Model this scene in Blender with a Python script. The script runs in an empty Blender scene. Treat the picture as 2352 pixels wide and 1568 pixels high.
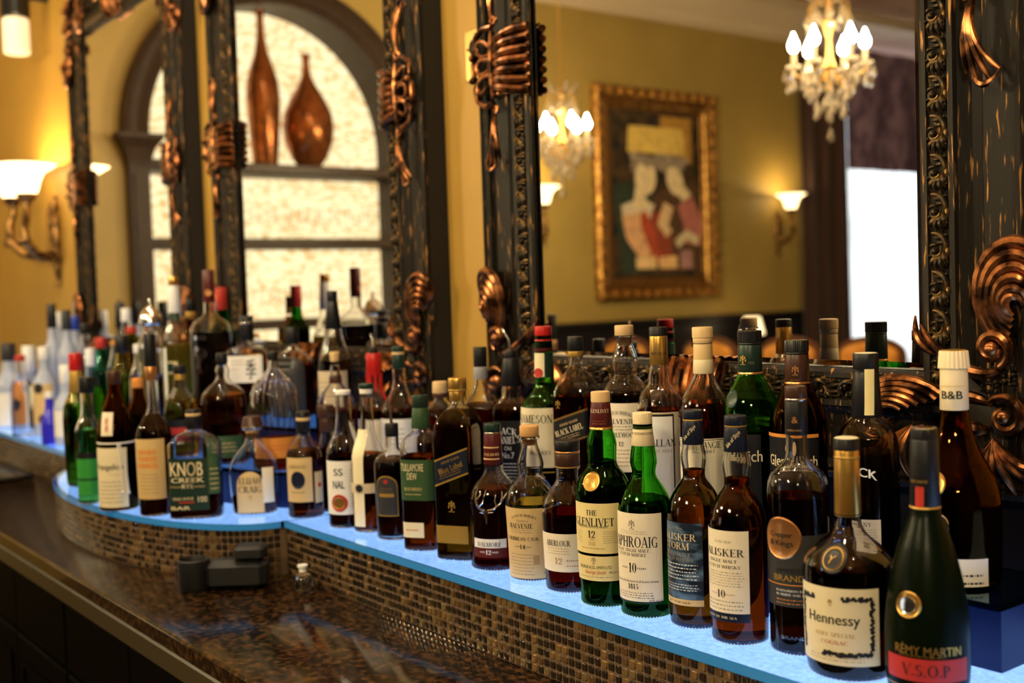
import bpy, math, random
import numpy as np
from mathutils import Vector, Matrix
random.seed(7)
S = bpy.context.scene
COL = S.collection
# ------------------------------------------------------------------ camera
W, H = 2352, 1568
FPX, YAW, PITCH, ROLL = 2623.85, 0.919927, -0.0439723, -0.0319787
ZS = 1.04                                   # height of the lit glass shelf above the floor
CAM = np.array([0.0, 0.0, ZS + 0.4741])
def _axes():
    cy, sy, cp, sp = math.cos(YAW), math.sin(YAW), math.cos(PITCH), math.sin(PITCH)
    fw = np.array([-sy*cp, cy*cp, sp]); rt = np.array([cy, sy, 0.0]); up = np.cross(rt, fw)
    cr, sr = math.cos(ROLL), math.sin(ROLL)
    return rt*cr + up*sr, up*cr - rt*sr, fw
AR, AU, AF = _axes()
cd = bpy.data.cameras.new('camera'); cam = bpy.data.objects.new('camera', cd); COL.objects.link(cam)
cam.matrix_world = Matrix(((AR[0], AU[0], -AF[0], CAM[0]), (AR[1], AU[1], -AF[1], CAM[1]), (AR[2], AU[2], -AF[2], CAM[2]), (0, 0, 0, 1)))
cd.sensor_width = 36; cd.lens = FPX/W*36; cd.clip_start = 0.02; cd.clip_end = 60
cd.dof.use_dof = True; cd.dof.focus_distance = 1.68; cd.dof.aperture_fstop = 3.0; cd.dof.aperture_blades = 0
S.camera = cam
# ------------------------------------------------------------------ world, exposure
wd = bpy.data.worlds.new('sky'); S.world = wd; wd.use_nodes = True
wd.node_tree.nodes['Background'].inputs[0].default_value = (0.86, 0.93, 1.0, 1)
wd.node_tree.nodes['Background'].inputs[1].default_value = 22.0
S.view_settings.view_transform = 'Standard'; S.view_settings.look = 'None'
S.view_settings.exposure = 0.0; S.view_settings.gamma = 1.0; S.view_settings.use_curve_mapping = False
cy_ = S.cycles
cy_.use_denoising = True; cy_.use_adaptive_sampling = True; cy_.adaptive_threshold = .04; cy_.max_bounces = 20; cy_.diffuse_bounces = 3; cy_.glossy_bounces = 6
cy_.transmission_bounces = 16; cy_.transparent_max_bounces = 20; cy_.sample_clamp_indirect = 8.0
cy_.caustics_reflective = False; cy_.caustics_refractive = True; cy_.blur_glossy = 0.0
# ------------------------------------------------------------------ pixel helpers
def ray(x, y): return ((x-W/2)/FPX)*AR - ((y-H/2)/FPX)*AU + AF
def on_y(x, y, Y): d = ray(x, y); return CAM + d*((Y-CAM[1])/d[1])
def on_z(x, y, Z): d = ray(x, y); return CAM + d*((Z-CAM[2])/d[2])
def on_x(x, y, X): d = ray(x, y); return CAM + d*((X-CAM[0])/d[0])
def proj(P):
    d = np.asarray(P, float)-CAM; w = d@AF
    return W/2+FPX*(d@AR)/w, H/2-FPX*(d@AU)/w, w
def row_z(P, row):
    lo, hi = -0.5, 1.5
    for _ in range(40):
        m = (lo+hi)/2
        if proj(np.asarray(P)+[0, 0, m])[1] > row: lo = m
        else: hi = m
    return m
GLASS_Y = 1.480; WALL_Y = 1.525; LEFT_X = -6.5
def in_mirror(x, y, X=LEFT_X):              # real point on the plane X seen in the mirror at this pixel
    p = on_x(x, y, X); return np.array([X, 2*GLASS_Y-p[1], p[2]])
# ------------------------------------------------------------------ materials
MATS = {}
def mat(name, col, rough=0.5, metal=0.0, emit=0, ecol=None, spec=0.5, trans=0, ior=1.45, coat=0):
    if name in MATS: return MATS[name]
    m = bpy.data.materials.new(name); m.use_nodes = True; b = m.node_tree.nodes['Principled BSDF']
    b.inputs['Base Color'].default_value = (*col, 1); b.inputs['Roughness'].default_value = rough
    b.inputs['Metallic'].default_value = metal; b.inputs['Specular IOR Level'].default_value = spec
    b.inputs['Transmission Weight'].default_value = trans; b.inputs['IOR'].default_value = ior
    b.inputs['Coat Weight'].default_value = coat
    if emit:
        b.inputs['Emission Color'].default_value = (*(ecol or col), 1); b.inputs['Emission Strength'].default_value = emit
    MATS[name] = m; return m
def noisy(m, c1, c2, scale=20, detail=4, lo=.4, hi=.6, stretch=(1, 1, 1), kind='noise', metal2=None, bump=0, rough2=None, gen=False):
    t = m.node_tree; N = t.nodes; L = t.links; b = N['Principled BSDF']
    tc = N.new('ShaderNodeTexCoord'); mp = N.new('ShaderNodeMapping'); mp.inputs['Scale'].default_value = stretch
    L.new(tc.outputs['Object'], mp.inputs[0])
    if kind == 'noise':
        tx = N.new('ShaderNodeTexNoise'); tx.inputs['Detail'].default_value = detail; out = tx.outputs['Fac']
    else:
        tx = N.new('ShaderNodeTexVoronoi'); out = tx.outputs['Distance']
    tx.inputs['Scale'].default_value = scale; L.new(mp.outputs[0], tx.inputs['Vector'])
    r = N.new('ShaderNodeValToRGB'); r.color_ramp.elements[0].position = lo; r.color_ramp.elements[1].position = hi
    r.color_ramp.elements[0].color = (*c1, 1); r.color_ramp.elements[1].color = (*c2, 1)
    L.new(out, r.inputs[0]); L.new(r.outputs[0], b.inputs['Base Color'])
    def ramp2(v0, v1, sock):
        q = N.new('ShaderNodeMapRange'); q.inputs[1].default_value = lo; q.inputs[2].default_value = hi
        q.inputs[3].default_value = v0; q.inputs[4].default_value = v1; L.new(out, q.inputs[0]); L.new(q.outputs[0], b.inputs[sock])
    if metal2 is not None: ramp2(b.inputs['Metallic'].default_value, metal2, 'Metallic')
    if rough2 is not None: ramp2(b.inputs['Roughness'].default_value, rough2, 'Roughness')
    if bump:
        bp = N.new('ShaderNodeBump'); bp.inputs['Strength'].default_value = bump; bp.inputs['Distance'].default_value = .002
        L.new(out, bp.inputs['Height']); L.new(bp.outputs[0], b.inputs['Normal'])
    return m
def shell_glass(name, tint, rough=0.006, ior=1.5, edge=0.55):
    """thin glass wall: tinted see-through with a Fresnel sheen"""
    if name in MATS: return MATS[name]
    m = bpy.data.materials.new(name); m.use_nodes = True; t = m.node_tree; N = t.nodes; L = t.links
    N.remove(N['Principled BSDF']); o = N['Material Output']
    tr = N.new('ShaderNodeBsdfTransparent'); gl = N.new('ShaderNodeBsdfGlossy'); mx = N.new('ShaderNodeMixShader')
    gl.inputs['Roughness'].default_value = rough; gl.inputs['Color'].default_value = (1, 1, 1, 1)
    fr = N.new('ShaderNodeFresnel'); fr.inputs[0].default_value = ior
    lw = N.new('ShaderNodeLayerWeight'); lw.inputs[0].default_value = 0.35
    cr = N.new('ShaderNodeMix'); cr.data_type = 'RGBA'
    cr.inputs[6].default_value = (*tint, 1); cr.inputs[7].default_value = (*[c*edge for c in tint], 1)
    L.new(lw.outputs['Facing'], cr.inputs[0]); L.new(cr.outputs[2], tr.inputs[0])
    L.new(fr.outputs[0], mx.inputs[0]); L.new(tr.outputs[0], mx.inputs[1]); L.new(gl.outputs[0], mx.inputs[2]); L.new(mx.outputs[0], o.inputs[0])
    MATS[name] = m; return m
def fluid(name, col, ior=1.36, rough=0.0):
    if name in MATS: return MATS[name]
    m = bpy.data.materials.new(name); m.use_nodes = True; t = m.node_tree; N = t.nodes; L = t.links
    N.remove(N['Principled BSDF']); g = N.new('ShaderNodeBsdfGlass'); g.inputs['IOR'].default_value = ior
    g.inputs['Color'].default_value = (*col, 1); g.inputs['Roughness'].default_value = rough
    L.new(g.outputs[0], N['Material Output'].inputs[0]); MATS[name] = m; return m
def glow(name, col, strength, var=None):
    if name in MATS: return MATS[name]
    m = bpy.data.materials.new(name); m.use_nodes = True; t = m.node_tree; N = t.nodes; L = t.links
    N.remove(N['Principled BSDF']); e = N.new('ShaderNodeEmission'); e.inputs[0].default_value = (*col, 1); e.inputs[1].default_value = strength
    L.new(e.outputs[0], N['Material Output'].inputs[0])
    if var:
        tc = N.new('ShaderNodeTexCoord'); tx = N.new('ShaderNodeTexNoise'); tx.inputs['Scale'].default_value = var[0]; tx.inputs['Detail'].default_value = 3
        q = N.new('ShaderNodeMapRange'); q.inputs[1].default_value = .32; q.inputs[2].default_value = .68; q.inputs[3].default_value = var[1]; q.inputs[4].default_value = var[2]
        L.new(tc.outputs['Object'], tx.inputs['Vector']); L.new(tx.outputs['Fac'], q.inputs[0]); L.new(q.outputs[0], e.inputs[1])
    MATS[name] = m; return m
# ------------------------------------------------------------------ mesh builder
class MB:
    def __init__(s): s.v = []; s.f = []; s.m = []
    def add(s, vs, fs, mi=0):
        o = len(s.v); s.v += [tuple(map(float, p)) for p in vs]; s.f += [tuple(i+o for i in f) for f in fs]; s.m += [mi]*len(fs); return s
    def box(s, a, b, mi=0):
        (x0, y0, z0), (x1, y1, z1) = a, b
        return s.add([(x0, y0, z0), (x1, y0, z0), (x1, y1, z0), (x0, y1, z0), (x0, y0, z1), (x1, y0, z1), (x1, y1, z1), (x0, y1, z1)],
                     [(0, 3, 2, 1), (4, 5, 6, 7), (0, 1, 5, 4), (1, 2, 6, 5), (2, 3, 7, 6), (3, 0, 4, 7)], mi)
    def bbox(s, a, b, r=.003, mi=0):        # box with chamfered edges (rounded square rings)
        (x0, y0, z0), (x1, y1, z1) = a, b
        def ring(z, i): return [(x0+i+r, y0+i, z), (x1-i-r, y0+i, z), (x1-i, y0+i+r, z), (x1-i, y1-i-r, z), (x1-i-r, y1-i, z), (x0+i+r, y1-i, z), (x0+i, y1-i-r, z), (x0+i, y0+i+r, z)]
        return s.rings([ring(z0, r), ring(z0+r, 0), ring(z1-r, 0), ring(z1, r)], mi)
    def rings(s, R, mi=0, cap0=True, cap1=True):
        n = len(R[0]); vs = [p for r in R for p in r]; fs = []
        for k in range(len(R)-1):
            for i in range(n):
                j = (i+1) % n; fs.append((k*n+i, k*n+j, (k+1)*n+j, (k+1)*n+i))
        if cap0: fs.append(tuple(range(n-1, -1, -1)))
        if cap1: fs.append(tuple((len(R)-1)*n+i for i in range(n)))
        return s.add(vs, fs, mi)
    def lathe(s, prof, seg=32, mi=0, cap0=True, cap1=True, c=(0, 0), rib=0):
        R = []
        for z, r in prof:
            R.append([(c[0]+r*(1+(rib if i % 2 else 0))*math.cos(2*math.pi*i/seg), c[1]+r*(1+(rib if i % 2 else 0))*math.sin(2*math.pi*i/seg), z) for i in range(seg)])
        return s.rings(R, mi, cap0, cap1)
    def tube(s, path, rad, seg=7, mi=0, sq=1.0, nrm=None):
        """tapered tube along a 3D path; sq squashes it along nrm"""
        P = [np.asarray(p, float) for p in path]; R = []
        rad = rad if hasattr(rad, '__len__') else [rad]*len(P)
        ref = np.array(nrm if nrm is not None else (0.31, .22, .93))
        for k, p in enumerate(P):
            t = P[min(k+1, len(P)-1)]-P[max(k-1, 0)]; t = t/(np.linalg.norm(t)+1e-9)
            a = np.cross(t, ref); a = a/(np.linalg.norm(a)+1e-9); b = np.cross(a, t)
            R.append([p+rad[k]*(math.cos(2*math.pi*i/seg)*a+sq*math.sin(2*math.pi*i/seg)*b) for i in range(seg)])
        return s.rings(R, mi)
    def ball(s, c, r, seg=10, mi=0, sz=1):
        prof = [(c[2]+sz*r*math.sin(a), max(r*math.cos(a), 1e-5)) for a in np.linspace(-math.pi/2, math.pi/2, 7)]
        return s.lathe(prof, seg, mi, c=c[:2])
    def build(s, name, mats, parent=None, smooth=True, loc=None, rot=None, angle=40):
        me = bpy.data.meshes.new(name); me.from_pydata(s.v, [], s.f)
        for m in (mats if isinstance(mats, (list, tuple)) else [mats]): me.materials.append(m)
        if any(s.m): me.polygons.foreach_set('material_index', s.m)
        return link(name, me, parent, loc, rot, smooth, angle)
def link(name, me, parent=None, loc=None, rot=None, smooth=True, angle=40):
    if smooth and len(me.polygons):
        me.polygons.foreach_set('use_smooth', [True]*len(me.polygons)); me.set_sharp_from_angle(angle=math.radians(angle))
    o = bpy.data.objects.new(name, me); COL.objects.link(o)
    if parent: o.parent = parent
    if loc is not None: o.location = tuple(map(float, loc))
    if rot is not None: o.rotation_euler = rot
    return o
def inst(src, parent=None, loc=None, rot=None, scale=None, name=None):
    o = bpy.data.objects.new(name or src.name.split('.')[0], src.data); COL.objects.link(o); o.parent = parent
    if loc is not None: o.location = tuple(map(float, loc))
    if rot is not None: o.rotation_euler = rot
    if scale is not None: o.scale = scale
    return o
def tag(o, label=None, cat=None, group=None, kind=None):
    if label: o['label'] = label
    if cat: o['category'] = cat
    if group: o['group'] = group
    if kind: o['kind'] = kind
    return o
def empty(name, loc=(0, 0, 0), rz=0, label=None, cat=None, group=None, kind=None):
    o = bpy.data.objects.new(name, None); COL.objects.link(o); o.location = tuple(map(float, loc)); o.rotation_euler = (0, 0, rz); o.empty_display_size = .02
    return tag(o, label, cat, group, kind)
def copy_tree(o, parent=None):
    c = o.copy(); COL.objects.link(c); c.parent = parent
    for ch in list(o.children): copy_tree(ch, c)
    return c
# ------------------------------------------------------------------ common materials
M_wall = noisy(mat('olive_wall_paint', (.3, .2, .06), .5), (.42, .240, .038), (.48, .275, .045), 3, 5, .3, .7, bump=.05)
M_wall2 = noisy(mat('olive_end_wall_paint', (.3, .2, .06), .5), (.36, .250, .065), (.42, .29, .078), 3, 5, .3, .7, bump=.05)
M_ceil = mat('ceiling_paint', (.30, .155, .05), .6)
M_cornice = mat('cornice_paint', (.62, .50, .34), .45)
M_floor = noisy(mat('dark_wood_floor', (.05, .025, .012), .35), (.04, .02, .01), (.09, .045, .02), 6, 5, .3, .7, (1, 8, 1))
M_panel = mat('dark_wood_panelling', (.03, .016, .008), .6, spec=.2)
M_dado = mat('dark_dado', (.012, .010, .012), .4)
M_black = mat('black_plastic', (.008, .008, .009), .3)
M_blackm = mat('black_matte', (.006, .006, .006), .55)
M_steel = mat('polished_steel', (.75, .72, .68), .12, 1)
M_bronze = noisy(mat('dark_bronze', (.03, .02, .012), .5, .1, spec=.2), (.010, .007, .004), (.30, .15, .045), 170, 6, .60, .68, (1, 1, .10), metal2=.9, bump=.25)
M_bronze2 = noisy(mat('leaf_bronze', (.06, .04, .018), .38, .7), (.022, .015, .007), (.26, .15, .045), 70, 4, .45, .70, metal2=.9, bump=.15)
M_copper = noisy(mat('antique_copper', (.5, .2, .07), .3, .92), (.035, .014, .006), (.55, .21, .07), 38, 4, .40, .68, bump=.15)
M_mirror = mat('silvered_mirror', (.88, .87, .84), 0.0, 1)
M_granite = noisy(mat('brown_granite', (.03, .018, .01), .11, spec=.4), (.005, .003, .002), (.09, .038, .012), 75, 8, .47, .74)
M_cab = mat('dark_cabinet_wood', (.0022, .0020, .0014), .5, spec=.02)
M_trim = mat('olive_brown_trim', (.045, .034, .015), .4)
M_grout = mat('brown_grout', (.15, .09, .045), .7)
# ------------------------------------------------------------------ room shell
Z_CEIL = ZS+2.86; RX, RY = 2.6, -9.6
def slab(name, a, b, m, kind='structure'): return tag(MB().box(a, b).build(name, m, smooth=False), kind=kind)
slab('floor', (LEFT_X-.4, RY-.1, -.1), (RX+.1, WALL_Y+.1, 0), M_floor)
slab('ceiling', (LEFT_X-.4, RY-.1, Z_CEIL), (RX+.1, WALL_Y+.1, Z_CEIL+.1), M_ceil)
slab('wall_back', (LEFT_X-.4, WALL_Y, 0), (RX+.1, WALL_Y+.1, Z_CEIL), M_wall)
slab('wall_right', (RX, RY, 0), (RX+.1, WALL_Y, Z_CEIL), M_panel)
slab('wall_front', (LEFT_X-.4, RY-.1, 0), (RX, RY, Z_CEIL), M_panel)
# left wall with an arched niche opening and a window opening
NC, NR, NZ = -.243, .86, ZS+1.43            # niche centre along Y, clear radius, springing height
NB = ZS-.55                                 # niche foot
WY0, WY1, WZ0, WZ1 = -8.5, -5.75, ZS-.35, ZS+2.45
def left_wall():
    mb = MB(); x = LEFT_X; arc = [(NC+NR*math.cos(a), NZ+NR*math.sin(a)) for a in np.linspace(0, math.pi, 33)]
    def q(y0, y1, z0, z1): mb.add([(x, y0, z0), (x, y1, z0), (x, y1, z1), (x, y0, z1)], [(0, 1, 2, 3)])
    q(NC+NR, WALL_Y, 0, Z_CEIL); q(NC-NR, NC+NR, 0, NB); q(WY1, NC-NR, 0, Z_CEIL); q(WY0, WY1, 0, WZ0); q(WY0, WY1, WZ1, Z_CEIL); q(RY, WY0, 0, Z_CEIL)
    for (ya, za), (yb, zb) in zip(arc[:-1], arc[1:]):
        mb.add([(x, ya, za), (x, yb, zb), (x, yb, Z_CEIL), (x, ya, Z_CEIL)], [(0, 1, 2, 3)])
    # reveals of the window opening and the thickness behind
    for (y0, z0, y1, z1) in ((WY0, WZ0, WY1, WZ0), (WY0, WZ1, WY1, WZ1), (WY0, WZ0, WY0, WZ1), (WY1, WZ0, WY1, WZ1)):
        mb.add([(x, y0, z0), (x, y1, z1), (x-.2, y1, z1), (x-.2, y0, z0)], [(0, 1, 2, 3)])
    for (y0, y1, z0, z1) in ((WY1, WALL_Y+.1, 0, Z_CEIL), (RY-.1, WY0, 0, Z_CEIL), (WY0, WY1, 0, WZ0), (WY0, WY1, WZ1, Z_CEIL)):
        mb.add([(x-.4 if y0 == WY1 else x-.2, y0, z0), (x-.4 if y0 == WY1 else x-.2, y1, z0), (x-.4 if y0 == WY1 else x-.2, y1, z1), (x-.4 if y0 == WY1 else x-.2, y0, z1)], [(0, 1, 2, 3)])
    mb.add([(x-.2, WY1, 0), (x-.4, WY1, 0), (x-.4, WY1, Z_CEIL), (x-.2, WY1, Z_CEIL)], [(0, 1, 2, 3)])
    return tag(mb.build('wall_left', M_wall2, smooth=False), kind='structure')
left_wall()
def sweep_y(prof, y0, y1, x0=LEFT_X):       # moulding along the left wall: prof = (out, z)
    mb = MB(); mb.rings([[(x0+o, y0, z) for o, z in prof], [(x0+o, y1, z) for o, z in prof]]); return mb
cz = ZS+2.56
tag(sweep_y([(0, cz), (.02, cz), (.03, cz+.05), (.08, cz+.08), (.10, cz+.14), (.17, cz+.19), (.22, cz+.22), (.24, cz+.30), (0, cz+.30)], RY, WALL_Y).build('trim_1', M_cornice), kind='structure')
tag(sweep_y([(0, 0), (.02, 0), (.02, ZS+.17), (.05, ZS+.18), (.05, ZS+.215), (.035, ZS+.225), (0, ZS+.225)], WY1+.02, NC-NR-.3).build('trim_2', M_dado), kind='structure')
mbc = MB(); mbc.rings([[(LEFT_X, WALL_Y-o, z) for o, z in [(0, cz), (.02, cz), (.03, cz+.05), (.10, cz+.14), (.22, cz+.22), (.24, cz+.30), (0, cz+.30)]],
                       [(RX, WALL_Y-o, z) for o, z in [(0, cz), (.02, cz), (.03, cz+.05), (.10, cz+.14), (.22, cz+.22), (.24, cz+.30), (0, cz+.30)]]])
tag(mbc.build('trim_3', M_cornice), kind='structure')
# ------------------------------------------------------------------ back bar: counter, cabinets
ZC = ZS-.117                                # granite counter height
CF = .721                                   # counter front edge Y
top = MB(); top.bbox((-6.35, CF, ZC-.034), (1.6, WALL_Y-.005, ZC), .004)
tag(top.build('bar_counter', M_granite), 'polished dark brown granite worktop of the back bar', 'counter')
tr = MB(); tr.rings([[(-6.35, CF+o, z) for o, z in [(.012, ZC-.036), (.006, ZC-.042), (.006, ZC-.078), (.02, ZC-.09), (.06, ZC-.09), (.06, ZC-.036)]],
                     [(1.6, CF+o, z) for o, z in [(.012, ZC-.036), (.006, ZC-.042), (.006, ZC-.078), (.02, ZC-.09), (.06, ZC-.09), (.06, ZC-.036)]]])
tag(tr.build('counter_trim', M_trim), 'olive brown moulding running under the front edge of the granite worktop', 'trim')
def cabinet(x0, first=None):
    c = empty('base_cabinet', (x0, CF+.05, 0), 0, 'near black panelled base cabinet below the two armed wall sconce', 'cabinet', 'base cabinets of the back bar')
    MB().box((0.001, 0, .08), (.889, .72, ZC-.092)).build('body', M_cab, c, False)
    MB().box((0.001, .05, 0), (.889, .70, .08)).build('plinth', M_blackm, c, False)
    for k in range(2):
        a = .006+k*.442; d = MB(); d.bbox((a, -.02, .2), (a+.436, -.0005, ZC-.27), .003); dd = d.build('door', M_cab, c)
        fr = MB()
        for (p, q) in (((a+.05, .26), (a+.386, .275)), ((a+.05, ZC-.345), (a+.386, ZC-.33)), ((a+.05, .26), (a+.065, ZC-.33)), ((a+.371, .26), (a+.386, ZC-.33))):
            fr.box((p[0], -.026, p[1]), (q[0], -.0195, q[1]))
        fr.build('panel_moulding', M_cab, dd, False)
        d2 = MB(); d2.bbox((a, -.02, ZC-.258), (a+.436, -.0005, ZC-.1), .003); d2.build('drawer', M_cab, c)
    return c
cab = cabinet(-5.42)
for k in range(1, 7):
    o = copy_tree(cab); o.location.x = -5.42+.892*k; o['label'] = 'near black panelled base cabinet '+('', 'below the farthest mirror', 'just beyond the bowed step', 'directly below the bowed step', 'below the wall strip with the switch plate', 'below the nearest mirror', 'farthest from the wall sconce')[k]
# ------------------------------------------------------------------ mosaic steps with lit glass tops
TP = .0147; TW = .0124; TH = .0048
tile_mats = [noisy(mat('tile_dark', (.012, .009, .006), .08, coat=.5), (.008, .006, .004), (.02, .013, .007), 40, 2),
             noisy(mat('tile_brown', (.06, .035, .014), .1, coat=.5), (.035, .02, .008), (.10, .055, .02), 60, 3),
             noisy(mat('tile_bronze', (.22, .13, .045), .14, .5, coat=.4), (.15, .085, .03), (.30, .18, .065), 60, 3),
             noisy(mat('tile_olive', (.10, .07, .03), .1, coat=.5), (.06, .04, .016), (.15, .10, .04), 60, 3)]
def tile_mb(mb=None, M=None):
    mb = mb or MB(); h = TW/2; r = .0016
    def ring(i, y): return [(-h+i+r, y, -h+i), (h-i-r, y, -h+i), (h-i, y, -h+i+r), (h-i, y, h-i-r), (h-i-r, y, h-i), (-h+i+r, y, h-i), (-h+i, y, h-i-r), (-h+i, y, -h+i+r)]
    R = [ring(0, 0), ring(0, -TH*.5), ring(.0005, -TH*.86), ring(.0012, -TH*.98), ring(.0020, -TH)]
    if M is not None: R = [[tuple(M @ Vector(p)) for p in q] for q in R]
    mb.rings(R, cap0=False); return mb
tile_src = []
for tm in tile_mats:
    o = tile_mb().build('tile', tm); tile_src.append(o.data); bpy.data.objects.remove(o)
def rtile(): return random.choices([0, 1, 2, 3], [.56, .24, .08, .12])[0]
M_slab = fluid('shelf_glass', (.80, .93, .98), 1.5)
M_led = glow('led_panel', (.42, .56, 1.0), 2.0, (150, 1.8, 2.6))
M_edge = mat('edge_lit_glass', (.02, .12, .20), .12, emit=.5, ecol=(.03, .19, .44))  # LED light carried by the glass, set as the edge's own glow
def ribbon(pts, n):                         # resample a polyline at n+1 equal arc lengths -> points, tangents
    P = np.array(pts); d = np.r_[0, np.cumsum(np.hypot(*np.diff(P, axis=0).T))]
    s = np.linspace(0, d[-1], n+1); return np.c_[np.interp(s, d, P[:, 0]), np.interp(s, d, P[:, 1])], d[-1]
def step(name, label, outline, back, keep_x=None, lit=None):
    """outline: front edge polyline (x, y) left to right, closed along y = back"""
    root = empty(name, (0, 0, ZC), 0, label, 'step')
    poly = list(outline)+[(outline[-1][0], back), (outline[0][0], back)]
    def ext(z0, z1, ins, nm, m, smooth=False):
        c = np.mean(poly, axis=0); pp = []
        for i, (x, y) in enumerate(poly):
            a = np.array(poly[i-1]); b = np.array(poly[(i+1) % len(poly)]); t = b-a; t = t/(np.hypot(*t)+1e-9); n_ = np.array([-t[1], t[0]])
            pp.append((x+n_[0]*ins, y+n_[1]*ins))
        mb = MB(); mb.rings([[(x, y, z0) for x, y in pp], [(x, y, z1) for x, y in pp]]); return mb.build(nm, m, root, smooth)
    ext(.0002, .1028, .0060, 'core', M_grout)
    (lp, ll) = ribbon(outline, max(2, len(outline)))
    n = int(ll/TP); P, _ = ribbon(outline, n); cells = []
    for i in range(n):
        mid = (P[i]+P[i+1])/2; t = P[i+1]-P[i]; ang = math.atan2(t[1], t[0]); nn = np.array([-math.sin(ang), math.cos(ang)])
        for k in range(7):
            z = .0002+TP*(k+.5); pt = np.array([*(mid+nn*.0088), z]); d = proj(pt+[0, 0, ZC]); vis = -40 < d[0] < W+40 and d[1] < H+40
            cells.append((d[2] if vis else 1e3+d[2], pt, ang))
    cells.sort(key=lambda c: c[0])
    rest = [MB() for _ in tile_mats]
    for i, (_, pt, ang) in enumerate(cells):
        ti = rtile()
        if i < 300:
            o = bpy.data.objects.new('tile', tile_src[ti]); COL.objects.link(o); o.parent = root; o.location = pt; o.rotation_euler = (0, 0, ang)
        else:
            tile_mb(rest[ti], Matrix.Translation(Vector(pt)) @ Matrix.Rotation(ang, 4, 'Z'))
    allr = MB()
    for ti, mb in enumerate(rest):
        if mb.v: allr.add(mb.v, mb.f, ti)
    if allr.v: tag(allr.build('tile_field', tile_mats, root), kind='stuff')
    ext(.1029, .1037, .012, 'led_panel', M_led)
    ext(.1040, .117, .0012, 'glass_top', M_slab)
    eo = [(x, y) for x, y in outline]; e = MB(); tt = np.array(eo); dd = np.gradient(tt, axis=0); nn = np.c_[-dd[:, 1], dd[:, 0]]; nn = nn/np.hypot(nn[:, 0], nn[:, 1])[:, None]
    for i in range(len(eo)-1):
        a, b, c, d = tt[i], tt[i+1], tt[i+1]+nn[i+1]*.0010, tt[i]+nn[i]*.0010
        e.add([(*a, .1036), (*b, .1036), (*b, .1166), (*a, .1166), (*d, .1166), (*c, .1166), (*c, .1036), (*d, .1036)], [(0, 1, 2, 3), (3, 2, 5, 4), (0, 7, 6, 1)])
    e.build('lit_glass_edge', M_edge, root, True)
    return root
SF = 1.069
BX, BA, BB = -2.85, .622, .245
ell = [(BX+BA*math.cos(a), 1.067-BB*math.sin(a)) for a in np.linspace(math.pi-.02, .02, 60)]
step('mosaic_step', 'long straight mosaic tiled step with a blue lit glass top below the nearest ornate mirror', [(-2.2265, SF), (.9, SF)], 1.50)
step('mosaic_step', 'bowed mosaic tiled step with a lit glass top bulging over the granite', ell, 1.50)
step('mosaic_step', 'straight mosaic tiled step with lit glass beyond the bowed step', [(-6.0, SF), (-3.478, SF)], 1.50)
tag(MB().bbox((-6.0, 1.503, ZS+.0005), (1.4, WALL_Y-.0005, ZS+.163), .003).build('low_board', mat('low_board_black', (.006, .004, .003), .5, spec=.2)), 'low black board along the wall under the mirror frames', 'low_board')  # near-black strip in front of the wall, up to the frame bottoms
# risers (upper tiers)
M_riser = mat('riser_led_spill_blue', (.009, .020, .10), .35, spec=.3)  # dark riser body with the blue LED spill put into its base colour
M_led2 = glow('riser_led', (.36, .50, 1.0), 1.1)
def riser(label, outline, back, z0, z1, lit=None):
    root = empty('riser_shelf', (0, 0, z0), 0, label, 'shelf', None)
    poly = list(outline)+[(outline[-1][0], back), (outline[0][0], back)]; h = z1-z0
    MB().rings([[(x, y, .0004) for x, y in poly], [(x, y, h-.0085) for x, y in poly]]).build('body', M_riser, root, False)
    MB().rings([[(x, y-.004, h-.008) for x, y in poly], [(x, y-.004, h) for x, y in poly]]).build('glass_top', M_rglass, root, False)
    lp_ = [(max(min(x, lit[1]), lit[0]), y+.012) for x, y in outline]+[(lit[1], back-.01), (lit[0], back-.01)]
    MB().rings([[(x, y, h-.0084) for x, y in lp_], [(x, y, h-.0081) for x, y in lp_]]).build('led_panel', M_led2, root, False)
M_rglass = fluid('riser_glass', (.55, .78, .92), 1.5)
Z2, Z3 = ZS+.083, ZS+.166
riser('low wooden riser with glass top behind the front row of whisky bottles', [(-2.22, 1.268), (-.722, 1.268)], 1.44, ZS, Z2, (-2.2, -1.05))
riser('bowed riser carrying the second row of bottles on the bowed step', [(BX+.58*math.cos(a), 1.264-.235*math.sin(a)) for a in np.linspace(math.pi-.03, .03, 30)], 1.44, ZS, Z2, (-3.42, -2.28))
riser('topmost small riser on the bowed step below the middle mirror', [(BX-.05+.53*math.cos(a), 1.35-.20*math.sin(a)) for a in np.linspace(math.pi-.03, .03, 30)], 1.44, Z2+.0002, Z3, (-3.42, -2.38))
riser('low riser on the step beyond the bowed step', [(-5.6, 1.268), (-3.485, 1.268)], 1.44, ZS, Z2, (-5.5, -3.5))
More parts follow.
